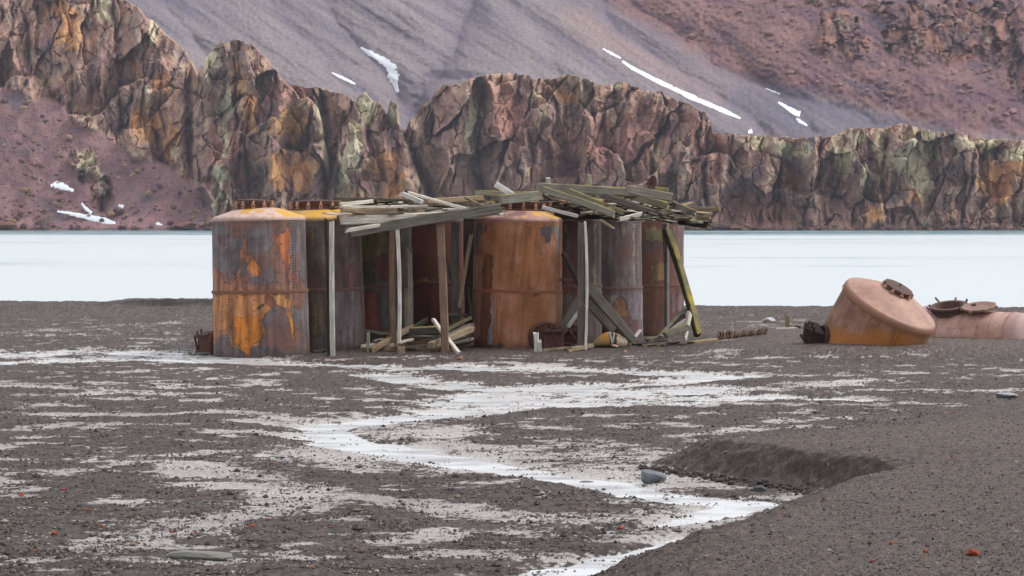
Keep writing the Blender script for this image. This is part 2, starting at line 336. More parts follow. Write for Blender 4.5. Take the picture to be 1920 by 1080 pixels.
# ------------------------------------------------------------------ mountain behind
VAL = [([(905, -80), (885, 20), (868, 70), (840, 120), (800, 165), (778, 215), (770, 300)], 22, 60), ([(560, -60), (650, 55), (700, 105), (742, 150), (765, 215)], 16, 45),
       ([(1060, -60), (1180, 70), (1300, 150), (1420, 225), (1480, 300)], 12, 40), ([(1160, -20), (1290, 85), (1400, 145), (1560, 205), (1700, 250)], 14, 40), ([(430, -60), (560, 60), (640, 130), (700, 190)], 9, 40),
       ([(1330, 60), (1450, 170), (1520, 240)], 8, 26), ([(250, -40), (380, 90), (520, 170)], 10, 40), ([(1000, 40), (1050, 150), (1120, 260)], 6, 40)]
RED = [(1040, -200), (1090, -20), (1180, 30), (1290, 95), (1390, 140), (1500, 165), (1650, 212), (1800, 245), (1930, 266), (2900, 400), (2900, -200)]
OUT = [(1560, 60, 45, 50), (1600, 90, 40, 30), (1700, 70, 60, 55), (1790, 60, 70, 70), (1880, 60, 60, 75), (1925, 130, 40, 60), (1560, 0, 60, 20), (1980, 80, 90, 90), (1750, 20, 160, 20)]
def mtn(px, py, detail=True):
    e = (HY - py) / F; D = (1490 * .62 - 10) / (.62 - e)
    wx = fbm(px / 90, py / 90, 3, 80) * 22; wy = fbm(px / 90 + 7, py / 90, 3, 81) * 18
    for pts, A, w in VAL:
        d, _ = seg(px + wx, py + wy, pts); D = D + A * np.exp(-d / w)
    q = (py - .62 * px); al = (px + .6 * py)
    D = D + 7 * fbm(q / 60, al / 400, 4, 82) + 5 * fbm(px / 160, py / 160, 3, 83)
    if not detail: return D
    o = np.zeros(np.shape(px))
    for x, y, rx, ry in OUT: o = np.maximum(o, np.exp(-(((px - x + wx * 1.2) / rx) ** 2 + ((py - y + wy) / ry) ** 2) * 1.1))
    o = sst(.35, .6, o + .25 * fbm(px / 20, py / 30, 3, 85))
    red = sst(-18, 18, np.where(inpoly(px + wx, py + wy, RED), 1, -1) * seg(px + wx, py + wy, RED)[0])
    f1, f2, cx, cy, dx, dy = worley(px / 30 + .2 * py / 30 + .35 * fbm(px / 30, py / 30, 3, 86), py / 46 + .3 * fbm(px / 25, py / 25, 3, 84), 87, .5)
    blk = (hsh(cx, cy, 88) - .5) * 9 + 4 * (1 - sst(0, .08, f2 - f1)) + dx * (hsh(cx, cy, 89) - .5) * 34 + dy * (hsh(cx, cy, 78) - .4) * 18 + 2 * fbm(px / 5, py / 6, 4, 77)
    D = D + o * (blk - 6 + 9 * ridged(px / 30 + .2 * wx / 10, py / 130, 4, 90) + 3 * fbm(px / 8, py / 12, 3, 79)) + (1.2 + red * 1.5) * fbm(px / 9, py / 9, 3, 91)
    return D, o, red, wx, wy, q, al
def build_mountain():
    px = np.arange(-700, 2700, 2.6); py = np.concatenate([np.arange(330, 180, -3.), np.arange(180, -46, -1.7)])
    X, Y = [a.ravel() for a in np.meshgrid(px, py)]
    D, o, red, wx, wy, q, al = mtn(X, Y)
    c = mixc(srgb(112, 106, 117), srgb(136, 126, 128), sst(-.3, .4, fbm(q / 50, al / 500, 4, 92) + .5 * np.exp(-((X - 620) / 260) ** 2) + .25 * np.exp(-((X - 950) / 150) ** 2)))
    c = mixc(c, srgb(150, 130, 126), .8 * np.exp(-(seg(X + wx, Y + wy, [(1080, 40), (1200, 100), (1340, 170)])[0] / 30) ** 2))
    c = mixc(c, srgb(156, 138, 126), .7 * np.exp(-(seg(X, Y + wy * .5, [(1540, 180), (1700, 215), (1830, 248)])[0] / 9) ** 2))
    dk = sst(.12, .5, fbm(q / 16, al / 350, 4, 93)); c = mixc(c, srgb(92, 86, 100), .6 * dk)
    for pts, A, w in VAL[:6]: c = mixc(c, srgb(98, 91, 106), .55 * np.exp(-seg(X + wx * .6, Y + wy * .6, pts)[0] / (w * .3)))
    c = mixc(c, srgb(84, 78, 92), .75 * sst(.3, .7, np.exp(-(((X - 850) / 60) ** 2 + ((Y - 140) / 11) ** 2)) + .2 * fbm(X / 20, Y / 12, 3, 99)))
    rc = mixc(srgb(104, 80, 88), srgb(132, 102, 98), sst(-.4, .5, fbm(X / 60, Y / 40, 4, 94) + .3 * np.exp(-((X - 1330) / 150) ** 2)))
    rc = mixc(rc, srgb(96, 82, 92), sst(.1, .5, fbm(q / 26, al / 200, 4, 95)))
    c = mixc(c, rc, red)
    oc = mixc(srgb(98, 76, 78), srgb(146, 108, 92), sst(-.3, .5, fbm(X / 30, Y / 45, 5, 96))); oc = mixc(oc, srgb(140, 136, 122), .7 * sst(.15, .45, fbm(X / 18, Y / 30, 4, 97)) * (Y < 90))
    c = mixc(c, oc, o)
    st = sst(.80, .9, 1 - worley(X / 6, Y / 5, 98)[0]) * (hsh(np.floor(X / 6), np.floor(Y / 5), 3) > .75) * (.25 + red); c = mixc(c, srgb(165, 132, 116), np.clip(st * .5, 0, 1))
    c = c * (1 + .16 * (hsh(np.floor(X / 2.6), np.floor(Y / 1.7), 12) - .5) + .14 * fbm(X / 5, Y / 4, 3, 13))[:, None]
    co = np.stack([(X - 960) / F * D, D, HC - (Y - HY) / F * D], -1)
    tag(link('mountain', raw_mesh('mountain', co, grid_quads(len(py), len(px)), c * 1.15), M_scree), 'grey and red volcanic scree mountain across the bay', None, None, 'structure')
build_mountain()
# ------------------------------------------------------------------ cliffs along the far shore
PALE = [(688, 212, 26, 40), (662, 280, 20, 55), (650, 350, 16, 45), (165, 300, 22, 30), (192, 345, 14, 28), (400, 120, 14, 45), (428, 190, 14, 55), (420, 260, 12, 60), (412, 340, 14, 55), (400, 385, 10, 30), (595, 210, 9, 40), (608, 270, 7, 50), (690, 200, 22, 35), (665, 260, 18, 55), (645, 340, 18, 60), (740, 220, 12, 30),
        (160, 300, 22, 26), (190, 335, 12, 25), (280, 190, 8, 40), (285, 50, 10, 60), (330, 280, 8, 20), (200, 20, 30, 40), (1000, 175, 12, 20), (880, 230, 8, 60), (1150, 165, 14, 12), (1230, 280, 10, 40), (1260, 360, 9, 18),
        (1480, 285, 45, 22), (1580, 300, 26, 40), (1600, 255, 30, 18), (1650, 275, 14, 40), (1720, 260, 40, 28), (1730, 340, 25, 35), (1420, 265, 30, 15), (1830, 270, 60, 12), (1900, 290, 40, 18), (1620, 330, 10, 40), (1700, 300, 60, 40)]
OCHRE = [(540, 240, 40, 45), (520, 320, 25, 40), (570, 330, 25, 60), (720, 310, 35, 50), (740, 350, 30, 40), (300, 150, 18, 20), (255, 120, 14, 15), (280, 230, 40, 45), (320, 270, 25, 45), (130, 60, 30, 50), (110, 20, 40, 20), (470, 220, 16, 60), (650, 380, 25, 50), (1260, 350, 20, 25), (1870, 340, 45, 50), (1900, 310, 40, 30), (1480, 340, 30, 30), (1640, 400, 25, 25), (1710, 370, 20, 20), (450, 150, 25, 40), (1060, 180, 30, 25)]
REDS = [(950, 220, 45, 70), (940, 190, 30, 30), (1200, 260, 60, 50), (1080, 300, 80, 90), (1400, 390, 70, 45), (1300, 240, 30, 40), (540, 165, 40, 30), (1210, 210, 30, 25), (420, 300, 40, 70), (1330, 300, 30, 60), (1470, 400, 30, 30)]
def blobs(L, X, Y):
    r = np.zeros(X.shape)
    for x, y, rx, ry in L: r = np.maximum(r, np.exp(-((X - x) / rx) ** 2 - ((Y - y) / ry) ** 2))
    return r
SCREE = [(-900, 130), (0, 165), (60, 185), (125, 195), (150, 240), (205, 255), (235, 285), (262, 300), (300, 310), (335, 330), (365, 345), (392, 380), (410, 440), (-900, 440)]
GULLY = [([(215, -20), (218, 90), (224, 150), (228, 250)], 4, 14), ([(362, 90), (352, 180), (356, 260), (352, 350), (340, 420)], 8, 42), ([(300, 120), (305, 220), (318, 300)], 2.5, 8), ([(268, 60), (272, 160), (262, 250)], 2, 7), ([(470, 180), (462, 280), (470, 420)], 3, 10), ([(438, 110), (445, 230), (432, 330), (440, 430)], 2, 7),
         ([(598, 150), (612, 230), (616, 300), (608, 430)], 8, 40), ([(520, 140), (508, 210), (490, 250)], 2.5, 8), ([(706, 200), (690, 270), (668, 320), (676, 430)], 2.5, 9), ([(756, 230), (772, 290), (800, 350), (830, 430)], 8, 32), ([(905, 160), (890, 240), (900, 330), (930, 430)], 3, 9), ([(1010, 150), (985, 220), (1000, 300), (980, 430)], 2.5, 8),
         ([(1090, 190), (1110, 215), (1150, 200), (1190, 170)], 3, 8), ([(1130, 230), (1105, 300), (1120, 430)], 2.5, 8), ([(1335, 225), (1318, 320), (1328, 430)], 4, 14), ([(1250, 190), (1228, 280), (1245, 400)], 2.5, 8), ([(1545, 262), (1530, 310), (1552, 430)], 4, 14), ([(1665, 262), (1650, 330), (1668, 430)], 3, 12), ([(1440, 280), (1462, 350), (1450, 430)], 2.5, 9), ([(1830, 275), (1822, 340), (1800, 430)], 3, 11), ([(1760, 262), (1772, 330), (1745, 400)], 2.5, 9), ([(40, 10), (60, 80), (48, 160)], 3, 9), ([(120, 0), (140, 90), (135, 180)], 3, 10)]
def cliff(top, D0, lean, seed, smoothness=1., x0=None, x1=None, scree=False, step=1.5, relief=1., tint=1.):
    tx = np.array([p[0] for p in top], float); ty = np.array([p[1] for p in top], float)
    px = np.arange(x0 or tx[0], (x1 or tx[-1]) + .1, step); nr = 190
    T = np.interp(px, tx, ty) + 5 * fbm(px / 14, 0 * px, 3, seed) * (1 if not scree else .8) + 3.5 * (hsh(np.floor(px / 7 + .5 * fbm(px / 9, 0 * px, 2, seed)), 0 * px, seed) - .5)
    T = np.minimum(T, 430)
    t = np.linspace(0, 1, nr)[:, None]; Y = 433.5 + (T[None] - 433.5) * t; X = np.repeat(px[None], nr, 0); X, Y = X.ravel(), Y.ravel()
    wx = fbm(X / 45, Y / 60, 3, seed + 1) * 16; wy = fbm(X / 45, Y / 60 + 5, 3, seed + 2) * 18
    hz = (432 - Y) * .267                                # height over the water, metres
    sk = X + .22 * Y * math.sin(seed)                     # beds that slant
    but = ridged((X + wx) / 85, (Y + wy) / 300, 3, seed + 3); b2 = ridged((sk + wx) / 30, (Y + wy) / 130, 3, seed + 4)
    amp = np.clip(.75 + 1.1 * fbm(X / 70, Y / 70, 3, seed + 30), .15, 1.5); amp2 = np.clip(.7 + 1.5 * fbm(X / 40 + 9, Y / 60, 3, seed + 31), .05, 1.6)
    h1, h2, hx, hy, hdx, hdy = worley((sk + wx * .8 + .25 * Y) / 74, (Y + wy * .9) / 92, seed + 32, .5)
    f1, f2, cx, cy, dx, dy = worley((sk + wx * .5) / 24, (Y + .25 * X + wy * .5) / 35, seed + 5, .6)
    g1, g2, ex, ey, fx, fy = worley((X - .15 * Y + wx * .4) / 9, (Y + .1 * X + wy * .4) / 13, seed + 6, .6)
    k1, k2, ux, uy, vx, vy = worley((X + .2 * Y) / 4.4, (Y - .2 * X) / 6, seed + 50, .5)
    fac = -2.5 * np.minimum(h2 - h1, .5) + (hsh(hx, hy, seed + 39) - .5) * 10 + hdx * (hsh(hx, hy, seed + 33) - .5) * 60 + hdy * (hsh(hx, hy, seed + 34) - .35) * 34
    blk = amp * (-.6 * np.minimum(f2 - f1, .4) + dx * (hsh(cx, cy, seed + 8) - .5) * 19 + dy * (hsh(cx, cy, seed + 9) - .3) * 13 + (hsh(cx, cy, seed + 7) - .5) * 4)
    sml = .5 * amp2 * (-.2 * np.minimum(g2 - g1, .4) + fx * (hsh(ex, ey, seed + 11) - .5) * 6 + fy * (hsh(ex, ey, seed + 12) - .25) * 6 + (hsh(ex, ey, seed + 10) - .5) * 1.6) + .3 * vx * (hsh(ux, uy, 3) - .5) * 3 + .3 * vy * (hsh(ux, uy, 4) - .3) * 3
    gul = ridged((X + wx * 1.4 + .15 * Y) / 60, (Y + wy) / 420, 2, seed + 35); crack = 9 * sst(.86, .99, gul) * np.clip(amp, .3, 1) + 3 * (1 - sst(0, .07, f2 - f1)) * sst(.1, .5, fbm(X / 30, Y / 30, 2, seed + 51) + .3)
    rel = -30 * (but - .55) - 5 * (b2 - .55) + fac + blk + sml + crack + .8 * fbm(X / 6, Y / 6, 4, seed + 13)
    for pts, w, dep in GULLY: rel = rel + .62 * dep * np.exp(-(seg(X + wx * .35 + 2 * fbm(X / 8, Y / 14, 3, seed + 60), Y, pts)[0] / w) ** 1.6)
    D = D0 + hz * lean + 9 * (1 - np.exp(-hz / 9)) - 4
    sm = np.zeros(X.shape)
    if scree:
        d = seg(X + wx * .8, Y + wy * .5, SCREE)[0]; sm = sst(-8, 6, np.where(inpoly(X + wx * .8, Y + wy * .5, SCREE), d, -d)); sm = sm * (1 - sst(.35, .6, blobs([(165, 312, 26, 40), (190, 362, 24, 40), (140, 295, 14, 18)], X + wx * .5, Y + wy * .5)))
    bot = sst(0, 6, hz)
    D = D + (1 - sm) * (rel * relief * (.35 + .65 * bot) + 7) + sm * (1.3 * fbm(X / 16, Y / 16, 4, seed + 14) + 4 * fbm(X / 90, Y / 120, 2, seed + 15))
    n1 = fbm(X / 30, Y / 45, 4, seed + 20); n2 = fbm(X / 9, Y / 18, 4, seed + 21); n3 = fbm((X + wx) / 7, Y / 60, 3, seed + 22)
    hf = (hsh(ex, ey, 61) - .5); hc = (hsh(cx, cy, 62) - .5); hk = hsh(ux, uy, 63) - .5
    c = mixc(srgb(112, 90, 88), srgb(152, 124, 112), sst(-.4, .5, n1 + .4 * n2 + .4 * hc)); c = mixc(c, srgb(92, 78, 84), .85 * sst(.05, .5, fbm(X / 40, Y / 60, 4, seed + 23) + .3 * hc))
    c = mixc(c, srgb(150, 138, 118), .6 * sst(.1, .5, n3 + .25 * hf + .3 * hc))
    c = mixc(c, srgb(126, 88, 80), .6 * sst(.25, .75, blobs(REDS, X, Y) + .35 * n1 + .3 * hc))
    c = mixc(c, srgb(172, 130, 88), .8 * sst(.38, .85, blobs(OCHRE, X + wx, Y + wy) + .5 * n2 + .25 * n1 + .3 * hc + .1 * hf))
    c = mixc(c, srgb(198, 190, 166), .85 * sst(.45, .72, blobs(PALE, X + wx * .9, Y + wy * .9) * 1.1 - .08 + .6 * n2 + .22 * hf + .2 * hc + .1 * hk + .25 * fbm(X / 5, Y / 7, 3, 64)))
    c = mixc(c, srgb(165, 160, 138), .5 * sst(.12, .4, fbm(X / 7, Y / 16, 4, seed + 25)) * np.exp(-(Y - np.tile(T, nr)) / 30))
    c = c * (1.02 + .14 * hf + .16 * hc + .06 * hk)[:, None]
    sc = mixc(srgb(98, 76, 82), srgb(116, 90, 92), sst(-.4, .4, fbm(X / 25, Y / 25, 4, seed + 26))); sc = mixc(sc, srgb(82, 72, 80), sst(.0, .6, fbm(X / 70, Y / 50, 3, 77)))
    c = mixc(c, sc, sm)
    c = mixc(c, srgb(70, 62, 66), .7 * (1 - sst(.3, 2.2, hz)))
    co = np.stack([(X - 960) / F * D, D, HC - (Y - HY) / F * D], -1)
    last = co[-len(px):]; cl = c[-len(px):]; ex = []; ec = []
    for k, (dy_, dz) in enumerate(((6, .3), (18, -.5), (45, -5))): ex.append(last + np.array([0, dy_, dz])); ec.append(cl)
    co = np.concatenate([co] + ex); c = np.concatenate([c] + ec)
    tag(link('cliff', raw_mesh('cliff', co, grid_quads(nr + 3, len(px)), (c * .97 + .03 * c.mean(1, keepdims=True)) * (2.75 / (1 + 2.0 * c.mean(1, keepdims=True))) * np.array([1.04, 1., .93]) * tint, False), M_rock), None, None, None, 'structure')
    return px, T, D
cliff([(-700, -60), (150, -60), (200, -10), (245, 5), (285, 40), (340, 90), (356, 112), (372, 150), (390, 220), (420, 300), (450, 380), (470, 432)], 1424, .85, 101, scree=True)
cliff([(332, 432), (345, 370), (352, 300), (358, 240), (362, 185), (375, 130), (395, 100), (410, 82), (450, 76), (475, 85), (500, 112), (520, 140), (545, 165), (560, 185), (575, 182), (593, 200), (604, 250), (612, 320), (624, 432)], 1424, .4, 211)
cliff([(540, 160), (600, 166), (640, 176), (675, 196), (720, 230), (780, 250), (820, 330), (850, 432)], 1452, .6, 307, tint=.62)
cliff([(606, 432), (616, 350), (632, 290), (642, 240), (660, 205), (672, 180), (684, 173), (692, 180), (700, 193), (715, 197), (725, 214), (733, 190), (745, 195), (743, 225), (752, 245), (768, 290), (792, 350), (812, 432)], 1424, .4, 401, relief=.8)
cliff([(735, 432), (752, 300), (765, 232), (792, 200), (830, 162), (870, 155), (890, 146), (930, 138), (980, 139), (1000, 148), (1040, 150), (1060, 139), (1100, 149), (1130, 162), (1170, 153), (1200, 169), (1240, 173), (1262, 186), (1300, 200), (1322, 213), (1336, 236), (1345, 300), (1365, 432)], 1430, .45, 503)
cliff([(1270, 252), (1340, 250), (1400, 253), (1480, 259), (1560, 256), (1600, 241), (1650, 240), (1700, 233), (1740, 246), (1800, 251), (1860, 263), (1920, 263), (2000, 256), (2250, 280), (2700, 330)], 1424, .4, 607)

# ------------------------------------------------------------------ the pressure tanks
def crop(x0, y0, k, pts): return [(x0 + x / k, y0 + y / k) for x, y in pts]
A_ = lambda p: crop(380, 320, 2.918, p); B_ = lambda p: crop(860, 310, 2.842, p); G_ = lambda p: crop(1000, 310, 2.843, p); D_ = lambda p: crop(640, 320, 2.919, p)
def tube_surface(rad, z0, z1, nt, nz, paint, flare=None):
    th = np.arange(nt) / nt * 2 * math.pi; z = np.linspace(z0, z1, nz); T, Z = [a.ravel() for a in np.meshgrid(th, z)]
    t = (T + math.pi) % (2 * math.pi) - math.pi          # 0 faces the viewer (-Y)
    col, lift = paint(t, Z); r = rad + lift + (flare(Z) if flare else 0)
    r = r + .012 * perlin(t * 2.2 + rad * 9, Z * .9, int(rad * 1000) % 97)      # old plate is never quite round
    return np.stack([r * np.sin(t), -r * np.cos(t), Z], -1), grid_quads(nz, nt, True), col
def painter(cx, D, rad, seed, base, patches, streaks):
    """base colour plus peeled patches drawn on the unrolled plate (arc length, height)"""
    Df = D - rad * .8
    def conv(p): 
        s = np.clip((p[0] - cx) / F * Df / rad, -.999, .999); return rad * math.asin(s), HC - (p[1] - HY) / F * Df
    polys = [([conv(p) for p in P], c, l) for P, c, l in patches]
    def paint(t, z):
        s = t * rad; n1 = fbm(s * 1.1 + seed, z * 1.1, 4, seed); n2 = fbm(s * 4, z * 3 + seed, 4, seed + 1); n3 = fbm(s * 5 + seed, z * .55, 4, seed + 2)
        k = np.clip(.5 + n1 * 1.5 + .8 * n2 + .5 * n3, 0, 1)
        c = mixc(base[0], base[1], k); c = mixc(c, base[2], sst(-.08, .40, fbm(s * .9 + 31, z * .8, 5, seed + 3) + .2 * n2))
        lift = .004 * sst(.1, .3, n1)
        ws = .16 * fbm(s * 2.6, z * 2.6, 6, seed + 4, .62); wz = .22 * fbm(s * 2.6 + 20, z * 2.6, 6, seed + 5, .62)
        for P, pc, l in polys:
            m = inpoly(s + ws, z + wz, P); 
            e = seg(s + ws, z + wz, P + [P[0]])[0]
            pcol = mixc(pc * .62, pc * 1.12, np.clip(.55 + n3 * 1.1 + n2 * .7, 0, 1)); bite = fbm(s * 4.5, z * 4.5, 4, seed + 9) > .44; m = m & ~bite
            c = mixc(c, pcol, m * 1.); lift = np.where(m, l, lift)
            edge = np.exp(-(e / .018) ** 2) * (.35 + .65 * hsh(np.floor(s * 3), np.floor(z * 3), seed)); c = mixc(c, srgb(52, 38, 36), .65 * edge)
        c = c * (1 + 1.5 * streaks * np.clip(n3 + .5 * fbm(s * 11, z * .8, 3, seed + 10), -.6, .6))[:, None]; c = mixc(c, srgb(60, 44, 38), .5 * sst(.1, .5, fbm(s * 2.6, z * .35, 4, seed + 11)))
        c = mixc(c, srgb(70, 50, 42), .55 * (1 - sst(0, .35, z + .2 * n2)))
        sp = sst(.22, .42, fbm(s * 7, z * 7, 4, seed + 8)); c = mixc(c, srgb(62, 44, 40), 1.6 * streaks * sp)
        return c, lift
    return paint
def bolts(mb, r, z, n, t0, t1, s=.026, vert=False):
    for k in range(n):
        f = t0 + (t1 - t0) * k / max(n - 1, 1)
        if vert: a, zz = z, f
        else: a, zz = f, z
        d = Vector((math.sin(a), -math.cos(a), 0)); u = Vector((math.cos(a), math.sin(a), 0)); w = Vector((0, 0, 1)); c = d * r + w * zz
        mb.add([c + u * s, c + w * s, c - u * s, c - w * s, c + d * s * .9], [(0, 1, 4), (1, 2, 4), (2, 3, 4), (3, 0, 4)])
def rivets(co, q, col, rows, tint):
    """add domed rivets to a plate mesh; rows are (angle, z, radius, size)"""
    V, Q = [], []; n = len(co)
    for a, z, r, s in rows:
        d = np.array([math.sin(a), -math.cos(a), 0]); u = np.array([math.cos(a), math.sin(a), 0]); w = np.array([0, 0, 1.]); c = d * r + w * z; k = len(V) + n
        for e, f in ((-.01, 1.), (s * .9, .6)): V += [c + d * e + (u * i + w * j) * s * f for i, j in ((-1, -1), (1, -1), (1, 1), (-1, 1))]
        Q += [(k + 4, k + 5, k + 6, k + 7)] + [(k + i, k + (i + 1) % 4, k + 4 + (i + 1) % 4, k + 4 + i) for i in range(4)]
    return np.concatenate([co, V]), np.concatenate([q, Q]), np.concatenate([col, np.tile(tint, (len(V), 1))])
CLAMP = None
def hatch_on(parent, r, z, n, col, lift=.30, lidtilt=0., broken=()):
    """bolted manhole: collar, lid and its swing clamps"""
    global CLAMP
    hb = MB().lathe([(r * 1.12, z - .03), (r * 1.14, z + .02), (r * 1.02, z + .03), (r * .97, z + .05), (r * .97, z + lift * .55), (r * 1.06, z + lift * .56), (r * 1.07, z + lift * .68), (r * .5, z + lift * .69)], 40)
    h = hb.build('hatch', M_iron, parent, False, mixc(srgb(92, 66, 58), srgb(120, 84, 66), .3))
    lid = MB().lathe([(r * .6, lift * .70), (r * 1.05, lift * .71), (r * 1.06, lift * .90), (r * .93, lift * .94), (r * .3, lift * 1.02), (0.01, lift * 1.03)], 40)
    lid.tube([(0, 0, lift), (.05, 0, lift * 1.28), (.02, 0, lift * 1.42), (-.05, 0, lift * 1.34), (-.03, 0, lift * 1.05)], .018, 6)
    lo = lid.build('lid', M_iron, h, False, srgb(88, 64, 56)); lo.location = (0, 0, z); lo.rotation_euler = (0, lidtilt, 0)
    if CLAMP is None:
        c = MB(); s_ = .3
        c.box((0, 0, .02), (.05, .10, .03)); c.tube([(0, -.035, .0), (0, -.035, .13)], .014, 6); c.tube([(0, .035, .0), (0, .035, .13)], .014, 6)
        c.box((.01, 0, .15), (.07, .11, .035)); c.tube([(0.01, 0, .13), (0.01, 0, .29)], .022, 6); c.tube([(.01, 0, .25), (-.06, .05, .27)], .018, 6); c.box((-.03, 0, .21), (.12, .06, .04))
        CLAMP = c.mesh('clamp', False, srgb(80, 62, 56)); CLAMP.materials.append(M_iron)
    for k in range(n):
        if k in broken: continue
        a = 2 * math.pi * (k + .3) / n; o = bpy.data.objects.new('clamp', CLAMP); C.objects.link(o); o.parent = h
        o.location = (r * 1.1 * math.cos(a), r * 1.1 * math.sin(a), z + .015); o.rotation_euler = (0, RNG.uniform(-.12, .12), a + RNG.uniform(-.06, .06)); o.scale = (1, 1, lift / .3 * .80)
    return h
def side_door(parent, ang, r, w, h, z0, col):
    """low ash door of a tank: oval frame, box throat, braces, bolts"""
    mb = MB(); M = Matrix.Rotation(ang, 3, 'Z'); P = lambda x, y, z: M @ Vector((x, -r - y, z))
    ring = [(w * .62 * math.cos(t), h * .56 * math.sin(t)) for t in np.linspace(0, 2 * math.pi, 25)]
    mb.tube([P(x, .03, z0 + h * .5 + z) for x, z in ring], .07, 6, False)
    mb.box(P(0, .30, z0 + h * .78), (w * .95, .62, .09), M); mb.box(P(0, .30, z0 + .06), (w * .95, .55, .07), M); mb.box(P(-w * .40, .26, z0 + h * .42), (.06, .5, h * .75), M)
    mb.box(P(0, .42, z0 + h * .42), (w * .8, .08, h * .66), M); mb.box(P(w * .42, .25, z0 + h * .45), (.05, .4, h * .7), M)
    for s in (-1, 1): mb.tube([P(s * w * .26, .66, z0 + h * .8), P(s * w * .05 + .12, .60, z0 + .1)], .035, 5)
    for k in range(5): mb.tube([P(-w * .4 + k * w * .2, .52 + .06 * (k % 2), z0 + h * .8), P(-w * .4 + k * w * .2, .52 + .06 * (k % 2), z0 + h * (.98 + .07 * (k % 3)))], .03, 5)
    mb.box(P(.05, .34, z0 + h * .9), (w * .9, .3, .05), M @ Matrix.Rotation(.15, 3, 'Y'))
    return mb.build('ash_door', M_iron, parent, False, col)
ZS = 4.18
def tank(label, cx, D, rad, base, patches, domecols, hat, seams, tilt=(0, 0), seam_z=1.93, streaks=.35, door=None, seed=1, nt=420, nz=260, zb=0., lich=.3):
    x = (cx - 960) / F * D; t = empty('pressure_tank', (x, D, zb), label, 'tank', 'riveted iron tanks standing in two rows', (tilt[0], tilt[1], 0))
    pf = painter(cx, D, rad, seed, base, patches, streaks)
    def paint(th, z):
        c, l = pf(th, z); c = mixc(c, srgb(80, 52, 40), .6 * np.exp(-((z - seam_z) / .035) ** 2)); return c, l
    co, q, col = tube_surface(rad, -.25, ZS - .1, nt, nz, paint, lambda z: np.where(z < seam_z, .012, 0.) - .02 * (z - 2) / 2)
    rows = [(k / 96 * 2 * math.pi, ZS - .2, rad - .03, .022) for k in range(96)]
    for sx, up in seams:
        a = math.asin(max(-.99, min(.99, (sx - cx) / F * D / rad)))
        for o in (-.035, .035): rows += [(a + o, z, rad - .02 * (z - 2) / 2 + (0 if up else .012), .024) for z in (np.linspace(seam_z + .12, ZS - .3, 24) if up else np.linspace(.05, seam_z - .1, 22))]
    co, q, col = rivets(co, q, col, rows, domecols[4] * .75)
    link('shell', raw_mesh('shell', co, q, col * .92), M_tank, t)
    # domed top
    nr = 44; hr = hat[0]; u = np.linspace(0, 1, nr); th = np.arange(160) / 160 * 2 * math.pi
    rr = np.where(u < .28, rad - .005 - .22 * (1 - np.cos(u / .28 * math.pi / 2)), 0); ua = np.clip((u - .28) / .72, 0, 1); rr = np.where(u < .28, rr, rad - .225 - (rad - .225 - hr * .8) * ua)
    zz = np.where(u < .28, ZS - .12 + .17 * np.sin(u / .28 * math.pi / 2), ZS + .05 + .22 * (1 - (1 - ua) ** 1.6))
    Rr = np.repeat(rr[:, None], 160, 1).ravel(); Zz = np.repeat(zz[:, None], 160, 1).ravel(); T = np.tile(th, nr); dx, dy = Rr * np.sin(T), -Rr * np.cos(T)
    n = fbm(dx * 1.1 + seed * 3, dy * 1.1, 4, seed + 40); n2 = fbm(dx * 5, dy * 5, 4, seed + 41)
    c = mixc(domecols[0], domecols[1], np.clip(.5 + n2, 0, 1)); c = mixc(c, domecols[2], sst(-.05, .1, n + .35 * n2 + lich - .15 + domecols[3] * dx) * np.clip((Rr < rad - .05) + 0., 0, 1)); c = mixc(c, domecols[1] * .6, .6 * np.exp(-((Rr - rad) / .03) ** 2))
    link('dome', raw_mesh('dome', np.stack([dx, dy, Zz], -1), grid_quads(nr, 160, True), c), M_tank, t)
    sb = MB().lathe([(rad + .004, seam_z - .05), (rad + .030, seam_z - .045), (rad + .030, seam_z + .045), (rad - .004, seam_z + .05)], 90); bolts(sb, rad + .028, seam_z, 96, -math.pi, math.pi * .979)
    sb.build('seam_band', M_iron, t, False, domecols[4])
    h = hatch_on(t, hat[0], ZS + .24, hat[1], None, .29, hat[2]); h.location.x = hat[3]
    if door: side_door(t, door[0], rad, door[1], door[2], door[3], srgb(92, 62, 54))
    return t
GREY = (srgb(94, 86, 88), srgb(126, 116, 117), srgb(126, 92, 82)); ORG = srgb(190, 122, 78); PNK = srgb(206, 180, 168); YEL = srgb(200, 150, 62)
